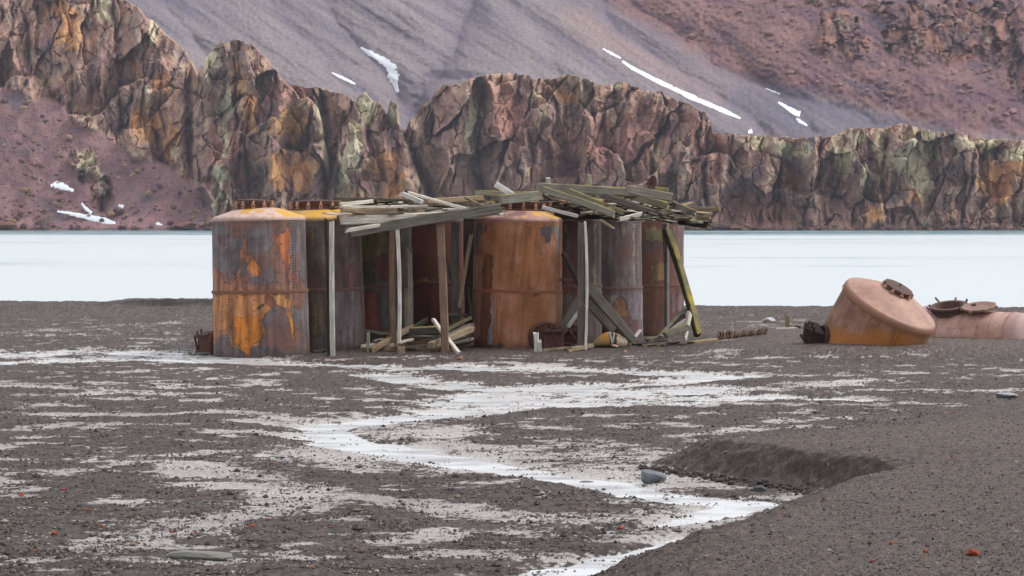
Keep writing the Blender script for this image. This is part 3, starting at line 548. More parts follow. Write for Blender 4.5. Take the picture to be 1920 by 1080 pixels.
t1p = [(A_([(60, 420), (110, 560), (200, 600), (280, 560), (300, 640), (540, 560), (570, 640), (560, 760), (300, 700), (60, 760)]), srgb(146, 104, 88), 0), (A_([(60, 660), (360, 660), (375, 760), (340, 930), (280, 1000), (180, 960), (150, 880), (90, 950), (60, 940)]), srgb(176, 124, 90), -.003), (A_([(415, 330), (470, 300), (480, 420), (520, 620), (440, 620), (400, 480)]), srgb(138, 100, 88), 0),
       (A_([(265, 360), (285, 400), (270, 450), (300, 460), (340, 520), (355, 560), (330, 575), (285, 560), (260, 500), (245, 480), (225, 590), (215, 640), (280, 655), (270, 668), (60, 675), (50, 600), (60, 480), (90, 540), (130, 590), (180, 620), (200, 600), (235, 500), (240, 430)]), srgb(172, 118, 90), -.006),
       (A_([(300, 470), (345, 530), (350, 565), (320, 560), (280, 530)]), srgb(205, 130, 74), -.009),
       (A_([(495, 305), (510, 330), (505, 480), (495, 560), (515, 600), (500, 600), (480, 520), (450, 430), (430, 400), (430, 370), (455, 345), (480, 340)]), srgb(188, 112, 72), -.006),
       (A_([(100, 340), (170, 350), (160, 400), (140, 420), (115, 400)]), srgb(120, 92, 92), .004),
       (A_([(40, 675), (490, 668), (480, 690), (500, 720), (500, 800), (520, 880), (515, 920), (495, 890), (480, 800), (470, 750), (400, 760), (370, 770), (360, 830), (365, 880), (340, 910), (320, 960), (300, 960), (290, 1015), (270, 1010), (200, 950), (195, 900), (185, 850), (130, 870), (95, 920), (60, 900), (40, 760)]), srgb(196, 134, 86), -.006),
       (A_([(195, 800), (330, 790), (350, 900), (300, 955), (290, 1018), (270, 1012), (200, 945)]), srgb(206, 126, 48), -.008),
       (A_([(410, 675), (470, 675), (480, 740), (450, 755), (420, 730)]), srgb(206, 150, 92), -.004), (A_([(480, 690), (500, 720), (505, 800), (520, 880), (512, 920), (492, 860), (478, 780)]), srgb(198, 132, 70), -.004),
       (A_([(330, 750), (360, 715), (370, 735), (345, 765)]), srgb(112, 70, 54), -.01), (A_([(370, 670), (410, 690), (440, 750), (400, 760), (375, 720)]), srgb(150, 96, 80), -.004)]
tank('grey riveted tank with large peeled orange rust patches at the end of its row', 490, 86.4, 1.435, GREY, t1p, (PNK, srgb(178, 144, 130), YEL, .35, srgb(128, 88, 70)), (.53, 11, .05, -.12), [(560, True), (442, False)], (0, R(-1.1)), 1.92, .3, (R(-106), .75, .66, .05), 1, 520, 330, 0, .2)
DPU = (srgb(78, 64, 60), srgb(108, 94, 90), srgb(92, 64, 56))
t2p = [(A_([(600, 310), (640, 310), (635, 380), (612, 380)]), srgb(112, 98, 70), 0), (A_([(590, 660), (680, 655), (690, 900), (600, 905)]), srgb(104, 90, 72), 0), (A_([(720, 660), (870, 660), (880, 960), (740, 970)]), srgb(106, 96, 98), .004), (A_([(790, 540), (840, 500), (850, 620), (810, 640)]), srgb(112, 72, 74), 0)]
tank('dark purple grey tank whose whole top is yellow, behind the orange patched tank', 597, 89.4, 1.435, DPU, t2p, (srgb(206, 160, 90), srgb(150, 120, 90), srgb(200, 152, 58), 0, srgb(104, 78, 72)), (.74, 13, 0, -.03), [(673, True), (600, False)], (0, R(-.7)), 1.92, .3, None, 2, 320, 200, 0, .28)
t4p = [(D_([(100, 300), (270, 330), (265, 470), (230, 460), (200, 510), (115, 500)]), srgb(112, 100, 62), 0), (D_([(195, 520), (240, 455), (330, 470), (330, 600), (240, 610)]), srgb(94, 48, 44), -.004), (D_([(125, 660), (220, 660), (225, 880), (130, 890)]), srgb(118, 62, 54), -.004), (D_([(350, 640), (385, 640), (390, 860), (350, 880)]), srgb(128, 120, 96), 0)]
tank('dark tank with an olive upper and red brown lower plate, third in the left row', 692, 92.6, 1.435, (srgb(72, 64, 60), srgb(90, 82, 76), srgb(80, 54, 48)), t4p, (srgb(140, 110, 80), srgb(110, 88, 76), YEL, 0, srgb(96, 72, 66)), (.72, 12, 0, 0), [(755, True)], (0, R(-.6)), 1.95, .3, None, 4, 280, 170, 0)
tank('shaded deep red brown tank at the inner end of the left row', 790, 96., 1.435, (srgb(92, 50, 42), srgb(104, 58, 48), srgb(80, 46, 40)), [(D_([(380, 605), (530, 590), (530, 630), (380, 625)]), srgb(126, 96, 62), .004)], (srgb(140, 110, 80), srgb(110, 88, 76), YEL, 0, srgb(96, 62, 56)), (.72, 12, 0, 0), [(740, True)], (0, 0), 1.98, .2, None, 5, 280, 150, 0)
t3p = [(B_([(80, 300), (140, 320), (128, 360), (100, 390), (84, 470), (60, 470)]), srgb(120, 102, 104), .005), (B_([(130, 470), (160, 470), (178, 530), (165, 700), (165, 985), (95, 985), (105, 800)]), srgb(118, 72, 48), -.003), (B_([(60, 490), (122, 470), (112, 930), (60, 935)]), srgb(168, 120, 98), .003),
       (B_([(425, 316), (485, 316), (482, 392), (458, 404), (428, 365)]), srgb(96, 82, 86), .005), (B_([(482, 316), (540, 316), (538, 405), (525, 490), (516, 480), (515, 400), (500, 370), (484, 362)]), srgb(138, 124, 118), .006), (B_([(174, 708), (186, 708), (184, 800), (188, 900), (178, 988), (148, 988), (165, 850)]), srgb(156, 142, 150), .005),
       (B_([(330, 320), (420, 320), (440, 500), (410, 650), (300, 660), (320, 480)]), srgb(154, 98, 60), -.001), (B_([(60, 940), (120, 950), (230, 940), (250, 1000), (60, 1000)]), srgb(112, 70, 54), 0), (B_([(395, 676), (420, 668), (428, 686), (400, 690)]), srgb(96, 54, 40), 0)]
tank('bright orange brown rusted tank with a narrow grey streak low on its side', 968, 91.3, 1.435, (srgb(156, 100, 64), srgb(172, 120, 90), srgb(146, 92, 54)), t3p, (srgb(190, 150, 144), srgb(160, 114, 104), srgb(204, 158, 82), .15, srgb(140, 88, 64)), (.74, 12, .01, .02), [(1045, True), (928, False)], (0, R(1.0)), 1.84, .15, (R(38), .95, .75, .05), 3, 480, 300, -.02, .1)
t6p = [(G_([(160, 315), (175, 315), (172, 370), (160, 360)]), srgb(150, 120, 74), 0), (G_([(322, 310), (334, 310), (335, 660), (305, 650), (318, 480)]), srgb(138, 124, 108), .005), (G_([(150, 400), (250, 560), (240, 700), (150, 690)]), srgb(104, 58, 48), 0)]
tank('dark grey brown tank directly behind the bright orange brown tank', 1046, 94.4, 1.435, (srgb(82, 68, 64), srgb(102, 88, 84), srgb(92, 62, 54)), t6p, (srgb(160, 120, 96), srgb(124, 98, 88), srgb(208, 156, 62), .1, srgb(104, 78, 70)), (.72, 12, 0, 0), [(1117, True)], (0, R(.3)), 1.92, .3, (R(15), .9, .6, .02), 6, 320, 200, 0, .35)
t7p = [(G_([(462, 315), (490, 315), (488, 370), (478, 388), (460, 380)]), srgb(136, 122, 96), .005), (G_([(528, 310), (546, 310), (545, 660), (532, 660)]), srgb(142, 130, 120), .005), (G_([(370, 750), (400, 715), (420, 730), (470, 715), (505, 710), (510, 780), (480, 810), (440, 800), (400, 760)]), srgb(140, 100, 72), -.004), (G_([(370, 690), (450, 690), (430, 740), (380, 760)]), srgb(126, 118, 110), .004), (G_([(460, 690), (580, 690), (580, 830), (520, 830)]), srgb(126, 114, 118), .005)]
tank('mauve grey tank with a tan patch low down, third in the right row', 1126, 97.6, 1.435, (srgb(92, 78, 78), srgb(116, 102, 102), srgb(104, 74, 68)), t7p, (srgb(150, 120, 100), srgb(124, 100, 90), YEL, 0, srgb(112, 84, 78)), (.72, 12, 0, 0), [(1192, True)], (0, R(-.2)), 1.76, .3, (R(8), .9, .6, -.02), 7, 320, 200, 0)
t8p = [(G_([(580, 330), (690, 330), (680, 410), (640, 400), (610, 425), (582, 400)]), srgb(126, 116, 84), .006), (G_([(620, 520), (690, 520), (690, 600), (620, 630)]), srgb(134, 108, 72), 0), (G_([(720, 690), (800, 690), (800, 760), (730, 780)]), srgb(126, 98, 96), 0), (G_([(735, 310), (800, 310), (805, 600), (745, 600)]), srgb(120, 96, 92), .004)]
tank('red brown tank at the far right end of its row, beside the leaning lichen pole', 1205, 101., 1.435, (srgb(104, 66, 54), srgb(120, 80, 66), srgb(96, 72, 68)), t8p, (srgb(150, 120, 100), srgb(124, 100, 90), YEL, 0, srgb(112, 78, 68)), (.72, 12, 0, 0), [(1266, False)], (0, R(.6)), 1.78, .25, None, 8, 320, 200, 0)
tank('dark tank added deep inside to close the bright gap between the two rows', 884, 99.5, 1.435, (srgb(54, 40, 36), srgb(64, 48, 42), srgb(50, 36, 32)), [], (srgb(110, 88, 70), srgb(90, 72, 62), YEL, 0, srgb(72, 52, 46)), (.72, 12, 0, 0), [], (0, 0), 1.9, .2, None, 9, 160, 100, 0)  # added tank, coloured dark, blocks the bright sea behind the gap
# ------------------------------------------------------------------ fallen tanks
def fallen_a():
    rad = 1.5; Y = 86.2; c = W3(1669, 573, Y); n = Vector((.42, -.30, .86)).normalized(); L = 3.6
    q = n.to_track_quat('Z', 'Y'); b = c - n * L
    t = empty('toppled_tank', b, 'pink brown tank leaning half buried in the sand, its round lid tipped forward', 'tank'); t.rotation_mode = 'QUATERNION'; t.rotation_quaternion = q
    def pnt(th, z):
        s = th * rad; k = fbm(s * 2, z * 2, 4, 301); v = fbm(s * 5, z * .8, 3, 302)
        wz = [(b + q @ Vector((rad * math.sin(a), -rad * math.cos(a), zz))).z for a, zz in zip(th[::1], z[::1])]
        wz = np.array(wz); c_ = mixc(srgb(128, 92, 74), srgb(166, 124, 104), np.clip(.5 + 1.3 * k + .6 * v, 0, 1))
        c_ = mixc(c_, srgb(104, 74, 60), .55 * sst(.05, .5, fbm(s * 7, z * .7, 4, 307) + .3 * k)); c_ = mixc(c_, srgb(92, 62, 50), .5 * sst(.3, .5, fbm(s * 8, z * 8, 4, 308))); x = np.array([(b + q @ Vector((rad * math.sin(a), -rad * math.cos(a), 0))).x for a in th])
        low = 1 - sst(.55, .95, wz + .25 * k); c_ = mixc(c_, srgb(178, 112, 44), .8 * low * (1 - sst(10.3, 11.6, x + .5 * k))); c_ = mixc(c_, srgb(120, 80, 56), .5 * sst(11., 12., x) * low)
        return c_, 0 * z
    co, qd, col = tube_surface(rad, 0, L, 260, 150, pnt)
    d = q.inverted() @ Vector((.28, -1, 0)); a = math.atan2(d.x, -d.y)
    co, qd, col = rivets(co, qd, col, [(a + o, z, rad, .028) for o in (-.04, .04) for z in np.linspace(L - 2.6, L - .25, 26)], srgb(120, 82, 64))
    link('shell', raw_mesh('shell', co, qd, col), M_tank, t)
    nr = 30; u = np.linspace(0, 1, nr); th = np.arange(120) / 120 * 2 * math.pi
    rr = np.where(u < .2, rad + .02 - .12 * (1 - np.cos(u / .2 * math.pi / 2)), (rad - .1) * (1 - np.clip((u - .2) / .8, 0, 1)) + .01); zz = L + np.where(u < .2, .12 * np.sin(u / .2 * math.pi / 2), .12 + .42 * (1 - (1 - np.clip((u - .2) / .8, 0, 1)) ** 1.7))
    Rr = np.repeat(rr[:, None], 120, 1).ravel(); T = np.tile(th, nr); dx, dy = Rr * np.sin(T), -Rr * np.cos(T); k = fbm(dx * 1.5, dy * 1.5, 4, 303)
    k2_ = fbm(dx * 5, dy * 5, 4, 306); c_ = mixc(srgb(180, 142, 124), srgb(148, 112, 98), np.clip(.5 + k + .4 * k2_, 0, 1)); c_ = mixc(c_, srgb(140, 106, 92), .5 * sst(.33, .45, k2_)); c_ = mixc(c_, srgb(150, 110, 92), .7 * np.exp(-((Rr - rad) / .05) ** 2))
    link('dome', raw_mesh('dome', np.stack([dx, dy, np.repeat(zz, 120)], -1), grid_quads(nr, 120, True), c_), M_tank, t)
    rb = MB().lathe([(rad + .012, L - .12), (rad + .03, L - .11), (rad + .03, L - .02), (rad + .015, L)], 90); bolts(rb, rad + .03, L - .15, 90, -math.pi, math.pi * .978, .026); 
    inv = q.inverted(); rt = rb
    rt.build('rim_band', M_iron, t, False, srgb(150, 106, 84))
    h = hatch_on(t, .44, 0, 10, None, .22, 0.); h.location = (.03, .04, L + .44); h.children[0].data.attributes['Col'].data.foreach_set('color', np.tile(np.array([*srgb(196, 150, 128), 1], np.float32), len(h.children[0].data.vertices)))
    d = inv @ Vector((-1, -.12, -.2)); a = math.atan2(d.x, -d.y); side_door(t, a, rad, .62, .6, L - 2.0, srgb(64, 44, 40))
fallen_a()
def fallen_b():
    rad = .86; Y = 91.; p0 = W3(1738, 628, Y + .8); p1 = W3(1918, 638, Y - 1.3); n = (p1 - p0).normalized(); L = (p1 - p0).length
    q = n.to_track_quat('Z', 'Y'); t = empty('toppled_tank', p0, 'low pink tank lying on its side with an open manhole on top', 'tank'); t.rotation_mode = 'QUATERNION'; t.rotation_quaternion = q
    def pnt(th, z):
        s = th * rad; k = fbm(s * 1.6, z * 1.6, 4, 311); c_ = mixc(srgb(176, 132, 114), srgb(200, 162, 150), np.clip(.5 + 1.2 * k + .5 * fbm(s * 6, z * 6, 3, 318), 0, 1)); c_ = mixc(c_, srgb(172, 140, 140), sst(.1, .5, fbm(s, z, 3, 312)) * .7)
        c_ = mixc(c_, srgb(150, 108, 92), .6 * sst(.1, .5, fbm(s * .9, z * 6, 4, 316))); c_ = mixc(c_, srgb(122, 88, 78), .6 * sst(.3, .5, fbm(s * 7, z * 7, 4, 317))); c_ = mixc(c_, srgb(168, 144, 148), .8 * (1 - sst(.25, .5, z + .15 * k))); c_ = mixc(c_, srgb(176, 146, 142), .7 * sst(L - .35, L - .3, z)); return c_, 0 * z
    co, qd, col = tube_surface(rad, 0, L, 200, 120, pnt, lambda z: .10 * (1 - sst(.0, .5, z)))
    link('shell', raw_mesh('shell', co, qd, col), M_tank, t)
    nr = 20; u = np.linspace(0, 1, nr); rr = rad * np.cos(u * math.pi / 2) ** .7 * .999 + .005; zz = L + .34 * np.sin(u * math.pi / 2); th = np.arange(100) / 100 * 2 * math.pi
    Rr = np.repeat(rr[:, None], 100, 1).ravel(); T = np.tile(th, nr); dx, dy = Rr * np.sin(T), -Rr * np.cos(T); c_ = mixc(srgb(176, 146, 140), srgb(150, 122, 122), (Rr < .5) * 1.)
    link('end_cap', raw_mesh('end_cap', np.stack([dx, dy, np.repeat(zz, 100)], -1), grid_quads(nr, 100, True), c_), M_tank, t)
    sb = MB().lathe([(rad + .004, L - .34), (rad + .02, L - .33), (rad + .02, L - .24), (rad + .004, L - .23)], 80); bolts(sb, rad + .02, L - .28, 60, -math.pi, math.pi * .97, .024); sb.build('seam_band', M_iron, t, False, srgb(176, 138, 128))
    inv = q.inverted(); up = (inv @ Vector((0, -.30, .95))); up.z = 0; up.normalize()
    def top(z): return up * (rad - .02) + Vector((0, 0, z))
    Q = up.to_track_quat('Z', 'Y')
    rb = MB().lathe([(.50, -.08), (.50, .12), (.60, .13), (.60, .2), (.46, .2), (.44, .0), (.44, -.1)], 40)
    for k in range(8):
        a = k / 8 * 2 * math.pi + .2; d = Vector((math.cos(a), math.sin(a), 0)); rb.tube([d * .56 + Vector((0, 0, .02)), d * .62 + Vector((0, 0, .15)), d * (.66 + .12 * (k % 3)) + Vector((0, 0, .22 + .05 * (k % 2)))], .035, 6)
    ring = rb.build('manhole_ring', M_iron, t, False, srgb(96, 72, 66)); ring.location = top(.92); ring.rotation_mode = 'QUATERNION'; ring.rotation_quaternion = Q
    ax = inv @ n
    lb = MB().lathe([(.01, .02), (.30, .0), (.46, .03), (.54, .05), (.56, .12), (.50, .12), (.3, .07), (.01, .08)], 14)
    for k in range(7): a = k / 7 * 2 * math.pi; lb.box((.55 * math.cos(a), .55 * math.sin(a), .07), (.12, .10, .07), Matrix.Rotation(a, 3, 'Z'))
    lo = lb.build('manhole_lid', M_iron, t, False, srgb(140, 112, 100)); lo.location = top(2.0) + up * .10; lo.rotation_mode = 'QUATERNION'; lo.rotation_quaternion = Q
    hg = MB().tube([top(1.30) + up * .1, top(1.36) + up * .24, top(1.44) + up * .14], .06, 6).build('hinge', M_iron, t, False, srgb(88, 62, 54))
fallen_b()

# ------------------------------------------------------------------ timber: posts, fallen beams, boards
WOODS = dict(grey=(srgb(112, 105, 96), .2), pale=(srgb(206, 199, 188), .03), dark=(srgb(66, 60, 54), .25), moss=(srgb(142, 137, 124), .52), pole=(srgb(86, 80, 70), .72), brown=(srgb(120, 100, 84), .1), tan=(srgb(150, 132, 108), .2), lich=(srgb(146, 138, 116), .85), white=(srgb(214, 208, 200), 0.))
def timber_mesh(L, w, t, rng, seg_=9, rag=.06, split=0., taper=1.):
    """a weathered stick of timber along X: bowed, worn arrises, ragged ends"""
    mb = MB(); ch = min(w, t) * .12; prof = [(-w / 2 + ch, -t / 2), (w / 2 - ch, -t / 2), (w / 2, -t / 2 + ch), (w / 2, t / 2 - ch), (w / 2 - ch, t / 2), (-w / 2 + ch, t / 2), (-w / 2, t / 2 - ch), (-w / 2, -t / 2 + ch)]
    n = len(prof); v = []; f = []; by, bz = rng.gauss(0, .010) * L, rng.gauss(0, .006) * L; e0 = [rng.uniform(-rag, rag) for _ in prof]; e1 = [rng.uniform(-rag, rag) for _ in prof]
    for i in range(seg_ + 1):
        u = i / seg_; x = (u - .5) * L; b = 1 - (2 * u - 1) ** 2; k = 1 + (taper - 1) * u
        wob = 1 + rng.uniform(-.05, .05)
        for j, (y, z) in enumerate(prof):
            xx = x + (e0[j] if i == 0 else e1[j] if i == seg_ else 0)
            v.append((xx, y * k * wob + by * b + rng.uniform(-.004, .004), z * k * (1 + rng.uniform(-.07, .07)) + bz * b))
    for i in range(seg_):
        for j in range(n): f.append((i * n + j, i * n + (j + 1) % n, (i + 1) * n + (j + 1) % n, (i + 1) * n + j))
    f.append(tuple(range(n))[::-1]); f.append(tuple(seg_ * n + j for j in range(n))); mb.add(v, f); return mb
_tr = random.Random(5)
def timber(name, p0, p1, w, t, wood, label, cat, group=None, roll=0., rag=.05, taper=1., seed=None):
    rng = random.Random(seed if seed is not None else _tr.random()); p0, p1 = Vector(p0), Vector(p1); d = p1 - p0; L = d.length; x = d.normalized()
    up = Vector((0, 0, 1)) if abs(x.z) < .9 else Vector((0, -1, 0)); y = up.cross(x).normalized(); z = x.cross(y)
    Mx = Matrix((x, y, z)).transposed() @ Matrix.Rotation(roll, 3, 'X')
    c, al = WOODS[wood]; k = rng.uniform(.68, 1.15); col = list(np.array(c) * k * np.array([1 + rng.uniform(-.04, .04), 1, 1 - rng.uniform(-.03, .05)])) + [max(0, al + rng.uniform(-.2, .2))]
    o = timber_mesh(L, w, t, rng, max(4, int(L / .35)), rag, 0, taper).build(name, M_wood, None, False, col)
    o.matrix_world = Matrix.Translation((p0 + p1) / 2) @ Mx.to_4x4(); return tag(o, label, cat, group)
def tw(name, a, b, hpx, t, wood, label, cat, group=None, **k):
    """a timber seen from (px,py,Y) to (px,py,Y), hpx photo pixels deep on its visible face"""
    Y = (a[2] + b[2]) / 2; return timber(name, W3(*a), W3(*b), t, hpx / F * Y, wood, label, cat, group, **k)
def foot(px, Y): return HY + (HC - (GH((px - 960) / F * Y, Y) - .12)) / Y * F
def post(px0, py0, px1, Y, wpx, t, wood, label, **k):
    Y1 = Y; a = W3(px0, py0, Y); b = W3(px1, foot(px1, Y), Y); r = k.pop('roll', .0)
    return timber('post', b, a, wpx / F * Y, t, wood, label, 'post', 'upright posts of the collapsed timber roof', roll=r, **k)
post(622, 416, 624, 84.9, 9, .20, 'white', 'whitish board post standing before the dark purple grey tank', rag=.04)
post(611, 414, 616, 85.2, 5, .10, 'dark', 'thin split dark board beside the whitish post by the purple grey tank', rag=.12)
post(736, 432, 739, 88.0, 11, .20, 'brown', 'brown body of the post before the olive plated tank')
post(745, 430, 747, 87.9, 7, .14, 'white', 'white strip for the lit right face of the post before the olive tank')  # light on the right side of this post, built as a white strip
post(825, 413, 835, 86.3, 15, .24, 'brown', 'thick brown post leaning a little beside the ground debris heap', rag=.03)
post(854, 418, 857, 91.2, 15, .22, 'grey', 'grey green post in the dark gap left of the bright orange tank')
post(768, 470, 768, 90.3, 9, .10, 'moss', 'pale mossy board standing against the dark olive tank edge', rag=.15)
post(1090, 418, 1089, 88.6, 13, .2, 'grey', 'grey wide post standing right of the bright orange tank')
post(1097, 417, 1097, 88.5, 5, .14, 'white', 'white strip for the lit right edge of the grey post by the orange tank')  # bright right edge of the grey post, its light put into white wood
post(1245, 420, 1247, 94.6, 9, .2, 'grey', 'grey post under the right end of the roof heap')
post(1252, 420, 1253, 94.5, 4.5, .1, 'white', 'broken white strip for the lit face of the post under the right roof end', rag=.2)  # lit side of the end post painted as a white strip
tw('pole', (1250, 432, 94.2), (1309, 628, 92.6), 15, .24, 'pole', 'lichen covered pole leaning outward at the right end of the ruin', 'pole', taper=.9)
tw('brace', (884, 440, 90.6), (861, 580, 90.3), 9, .12, 'tan', 'pinkish diagonal brace in the dark gap beside the orange tank', 'brace')
tw('brace', (833, 470, 91.5), (862, 585, 91.0), 7, .1, 'grey', 'thin diagonal brace crossing behind the thick brown post', 'brace')
tw('brace', (876, 540, 91.), (884, 600, 90.4), 12, .1, 'dark', 'short dark board leaning beside the orange tank low down', 'brace')
tw('brace', (1056, 474, 90.5), (1092, 545, 89.6), 9, .14, 'dark', 'dark diagonal strut running up behind the grey wide post', 'brace')
tw('beam', (1100, 536, 89.6), (1189, 640, 90.2), 21, .22, 'grey', 'heavy split grey beam sloping from the grey post down to the sand', 'beam', taper=.7, rag=.12)
tw('beam', (1094, 553, 90.2), (1150, 618, 90.8), 20, .12, 'grey', 'shorter grey plank sloping under the heavy split beam', 'plank', rag=.1)
tw('plank', (1052, 622, 90.7), (1084, 566, 91.2), 18, .08, 'grey', 'grey plank leaning up behind the grey wide post', 'plank', rag=.1)
tw('plank', (1066, 612, 90.2), (1104, 560, 90.4), 7, .08, 'white', 'narrow white plank leaning against the grey wide post', 'plank')
tw('rail', (1052, 524, 91.), (1090, 523, 90.), 5, .08, 'grey', 'short level rail between the orange tank and the grey post', 'rail')
# roof: main timbers
tw('beam', (640, 413, 87.6), (905, 400, 88.2), 17, .22, 'pale', 'long whitish beam along the front edge of the left roof', 'beam', rag=.1)
tw('beam', (653, 437, 85.4), (938, 391, 86.6), 19, .2, 'grey', 'long dark grey beam slanting across the roof front, low end at left', 'beam', rag=.12)
tw('beam', (652, 432, 85.35), (710, 423, 85.5), 7, .14, 'pale', 'broken pale splinter on the low end of the slanting beam', 'splinter', rag=.15)
tw('beam', (870, 404, 87.), (930, 396, 88.), 12, .2, 'grey', 'short grey beam end beside the top of the orange tank', 'beam')
tw('beam', (1008, 351, 91.), (1196, 361, 91.4), 17, .26, 'moss', 'long thick mossy beam on top of the right roof heap', 'beam', rag=.06)
tw('beam', (1176, 355, 90.2), (1258, 370, 90.4), 16, .24, 'moss', 'short mossy beam end carrying the rusty iron scrap', 'beam', rag=.05)
tw('beam', (1200, 354, 92.4), (1252, 356, 92.4), 8, .2, 'lich', 'yellow topped board end behind the rusty iron scrap', 'board')
tw('beam', (1020, 356, 89.6), (1150, 401, 89.2), 13, .2, 'moss', 'dark mossy beam slanting down to the right across the heap', 'beam', rag=.08)
tw('beam', (1068, 358, 90.6), (1168, 398, 90.), 9, .16, 'lich', 'thin yellow edged board just above the slanting mossy beam', 'board')
tw('beam', (892, 362, 92.), (1014, 366, 92.), 11, .2, 'lich', 'yellow green beam lying behind the short white upright board', 'beam')
tw('board', (930, 346, 90.4), (976, 376, 90.6), 11, .1, 'white', 'short white board sticking up out of the roof heap', 'board', rag=.03)
tw('beam', (1168, 362, 91.6), (1252, 386, 91.), 14, .22, 'lich', 'bright yellow lichen beam slanting under the mossy beam end', 'beam')
tw('beam', (1130, 366, 90.2), (1246, 406, 90.), 12, .2, 'grey', 'long grey plank slanting through the middle of the right heap', 'plank', rag=.1)
tw('log', (1280, 391, 92.), (1350, 392, 91.6), 8, .18, 'tan', 'pale square log sticking out farthest over the water', 'log', rag=.02)
tw('beam', (1264, 384, 91.4), (1300, 399, 91.2), 13, .2, 'moss', 'stubby mossy block at the root of the projecting log', 'block', rag=.12)
tw('beam', (1270, 404, 92.2), (1330, 408, 92.), 6, .2, 'tan', 'thin ragged board projecting below the pale log', 'board', rag=.15)
tw('beam', (1272, 414, 93.), (1330, 421, 92.6), 14, .24, 'dark', 'thick dark beam end projecting lowest on the right', 'beam', rag=.1)
tw('board', (1018, 389, 89.), (1082, 405, 88.8), 7, .1, 'white', 'pale pole lying across the tank tops right of the orange tank', 'pole')
tw('board', (1162, 411, 89.4), (1202, 401, 89.6), 8, .16, 'pale', 'short whitish board tilted up on the mauve grey tank', 'board', rag=.1)
tw('board', (1168, 411, 90.), (1206, 412, 90.), 8, .3, 'pale', 'short pale board flat on the mauve grey tank', 'board')
tw('board', (1126, 412, 89.2), (1150, 428, 89.0), 4, .06, 'tan', 'thin stick hanging below the roof edge over the mauve tank', 'stick')
tw('board', (1206, 408, 90.4), (1220, 412, 90.2), 7, .2, 'moss', 'small green board end poking out below the right heap', 'board')
tw('beam', (1230, 404, 92), (1266, 413, 91), 15, .22, 'moss', 'squared mossy beam end above the grey right end post', 'beam')
tw('board', (756, 364, 89.), (792, 379, 88.6), 8, .12, 'white', 'short white board tilted on top of the left roof heap', 'board', rag=.1)
tw('board', (766, 361, 89.4), (872, 391, 87.8), 5, .1, 'pale', 'long thin pale pole slanting over the left roof heap', 'pole')
tw('board', (762, 359, 89.6), (784, 372, 89.4), 7, .1, 'dark', 'short dark stub crossing the top of the long pale pole', 'stub')
tw('board', (626, 372, 90.), (776, 376, 91.), 5, .2, 'grey', 'long grey board along the top of the left roof', 'board')
tw('board', (640, 383, 88.6), (700, 377, 89.), 7, .1, 'pale', 'pale board lying slanted near the yellow topped tank', 'board')
tw('board', (640, 388, 88.), (800, 386, 89.), 5, .2, 'pale', 'narrow pale board across the left part of the roof', 'board')
tw('beam', (684, 398, 87.7), (744, 395, 87.8), 12, .2, 'tan', 'brown yellow beam stub lying above the whitish front beam', 'beam')
tw('beam', (640, 394, 87.4), (684, 397, 87.6), 9, .2, 'tan', 'rotten tan board end beside the yellow topped tank', 'board', rag=.1)
tw('beam', (800, 377, 90.), (905, 371, 91.), 10, .2, 'tan', 'pale tan plank on top of the roof left of the orange tank', 'plank')
tw('beam', (872, 370, 90.4), (900, 384, 89.8), 4, .08, 'grey', 'thin grey stick sloping on the tan plank', 'stick')
tw('beam', (940, 374, 89.8), (1010, 366, 90.4), 18, .2, 'moss', 'mossy beam lying just behind the orange tank hatch', 'beam')
tw('stump', (1106, 347, 93.), (1105, 328, 93.), 9, .16, 'moss', 'short upright mossy stub behind the long mossy beam', 'stub', taper=.7, rag=.04)
tw('stump', (1028, 346, 92.), (1027, 335, 92.), 9, .14, 'pale', 'tiny pale stub behind the left end of the mossy beam', 'stub', rag=.04)
# roof: the loose boards that nothing tells apart
def heap(n, poly, Y0, Y1, lab, grp, woods, lx=(25, 95), slope=.10, hp=(2, 7), tt=(.08, .22), seed=1):
    r = random.Random(seed); k = 0; xs = [p[0] for p in poly]; ys = [p[1] for p in poly]
    while k < n:
        x, y = r.uniform(min(xs), max(xs)), r.uniform(min(ys), max(ys))
        if not bool(inpoly(np.array([x]), np.array([y]), poly)[0]): continue
        l = r.uniform(*lx) / 2; a = r.gauss(0, slope); u = (max(ys) - y) / (max(ys) - min(ys)); Y = Y0 + (Y1 - Y0) * min(1, max(0, u + r.uniform(-.15, .15)))
        dY = r.uniform(-1.2, 1.2)
        tw('board', (x - l, y - l * a, Y - dY), (x + l, y + l * a, Y + dY), r.uniform(*hp) * .68, r.uniform(*tt), r.choice(woods), lab, 'board', grp, roll=r.uniform(-.3, .3), rag=r.choice((.05, .12, .22)), taper=r.uniform(.55, 1.1)); k += 1
LR = [(632, 376), (760, 372), (900, 372), (925, 392), (860, 398), (740, 404), (640, 402)]
heap(128, LR, 87.9, 93.5, 'weathered loose board in the collapsed roof heap over the left tanks', 'loose boards of the left roof heap', ['grey', 'pale', 'tan', 'brown', 'grey', 'moss', 'pale', 'dark', 'dark'], seed=3)
RR = [(1040, 372), (1120, 366), (1230, 374), (1290, 396), (1290, 412), (1170, 410), (1130, 404), (1080, 392)]
heap(122, RR, 89.6, 94.5, 'weathered loose board in the collapsed roof heap over the right tanks', 'loose boards of the right roof heap', ['grey', 'pale', 'tan', 'moss', 'grey', 'brown', 'dark', 'dark'], slope=.22, lx=(20, 80), seed=4)
heap(10, [(1010, 376), (1130, 376), (1130, 398), (1010, 392)], 92, 96, 'weathered loose board in the collapsed roof heap over the right tanks', 'loose boards of the right roof heap', ['moss', 'dark', 'grey'], slope=.15, hp=(6, 11), seed=8)
heap(8, [(1262, 396), (1310, 398), (1310, 416), (1262, 418)], 91.6, 94, 'weathered loose board in the collapsed roof heap over the right tanks', 'loose boards of the right roof heap', ['tan', 'dark', 'moss', 'pale'], slope=.12, lx=(24, 50), seed=9)
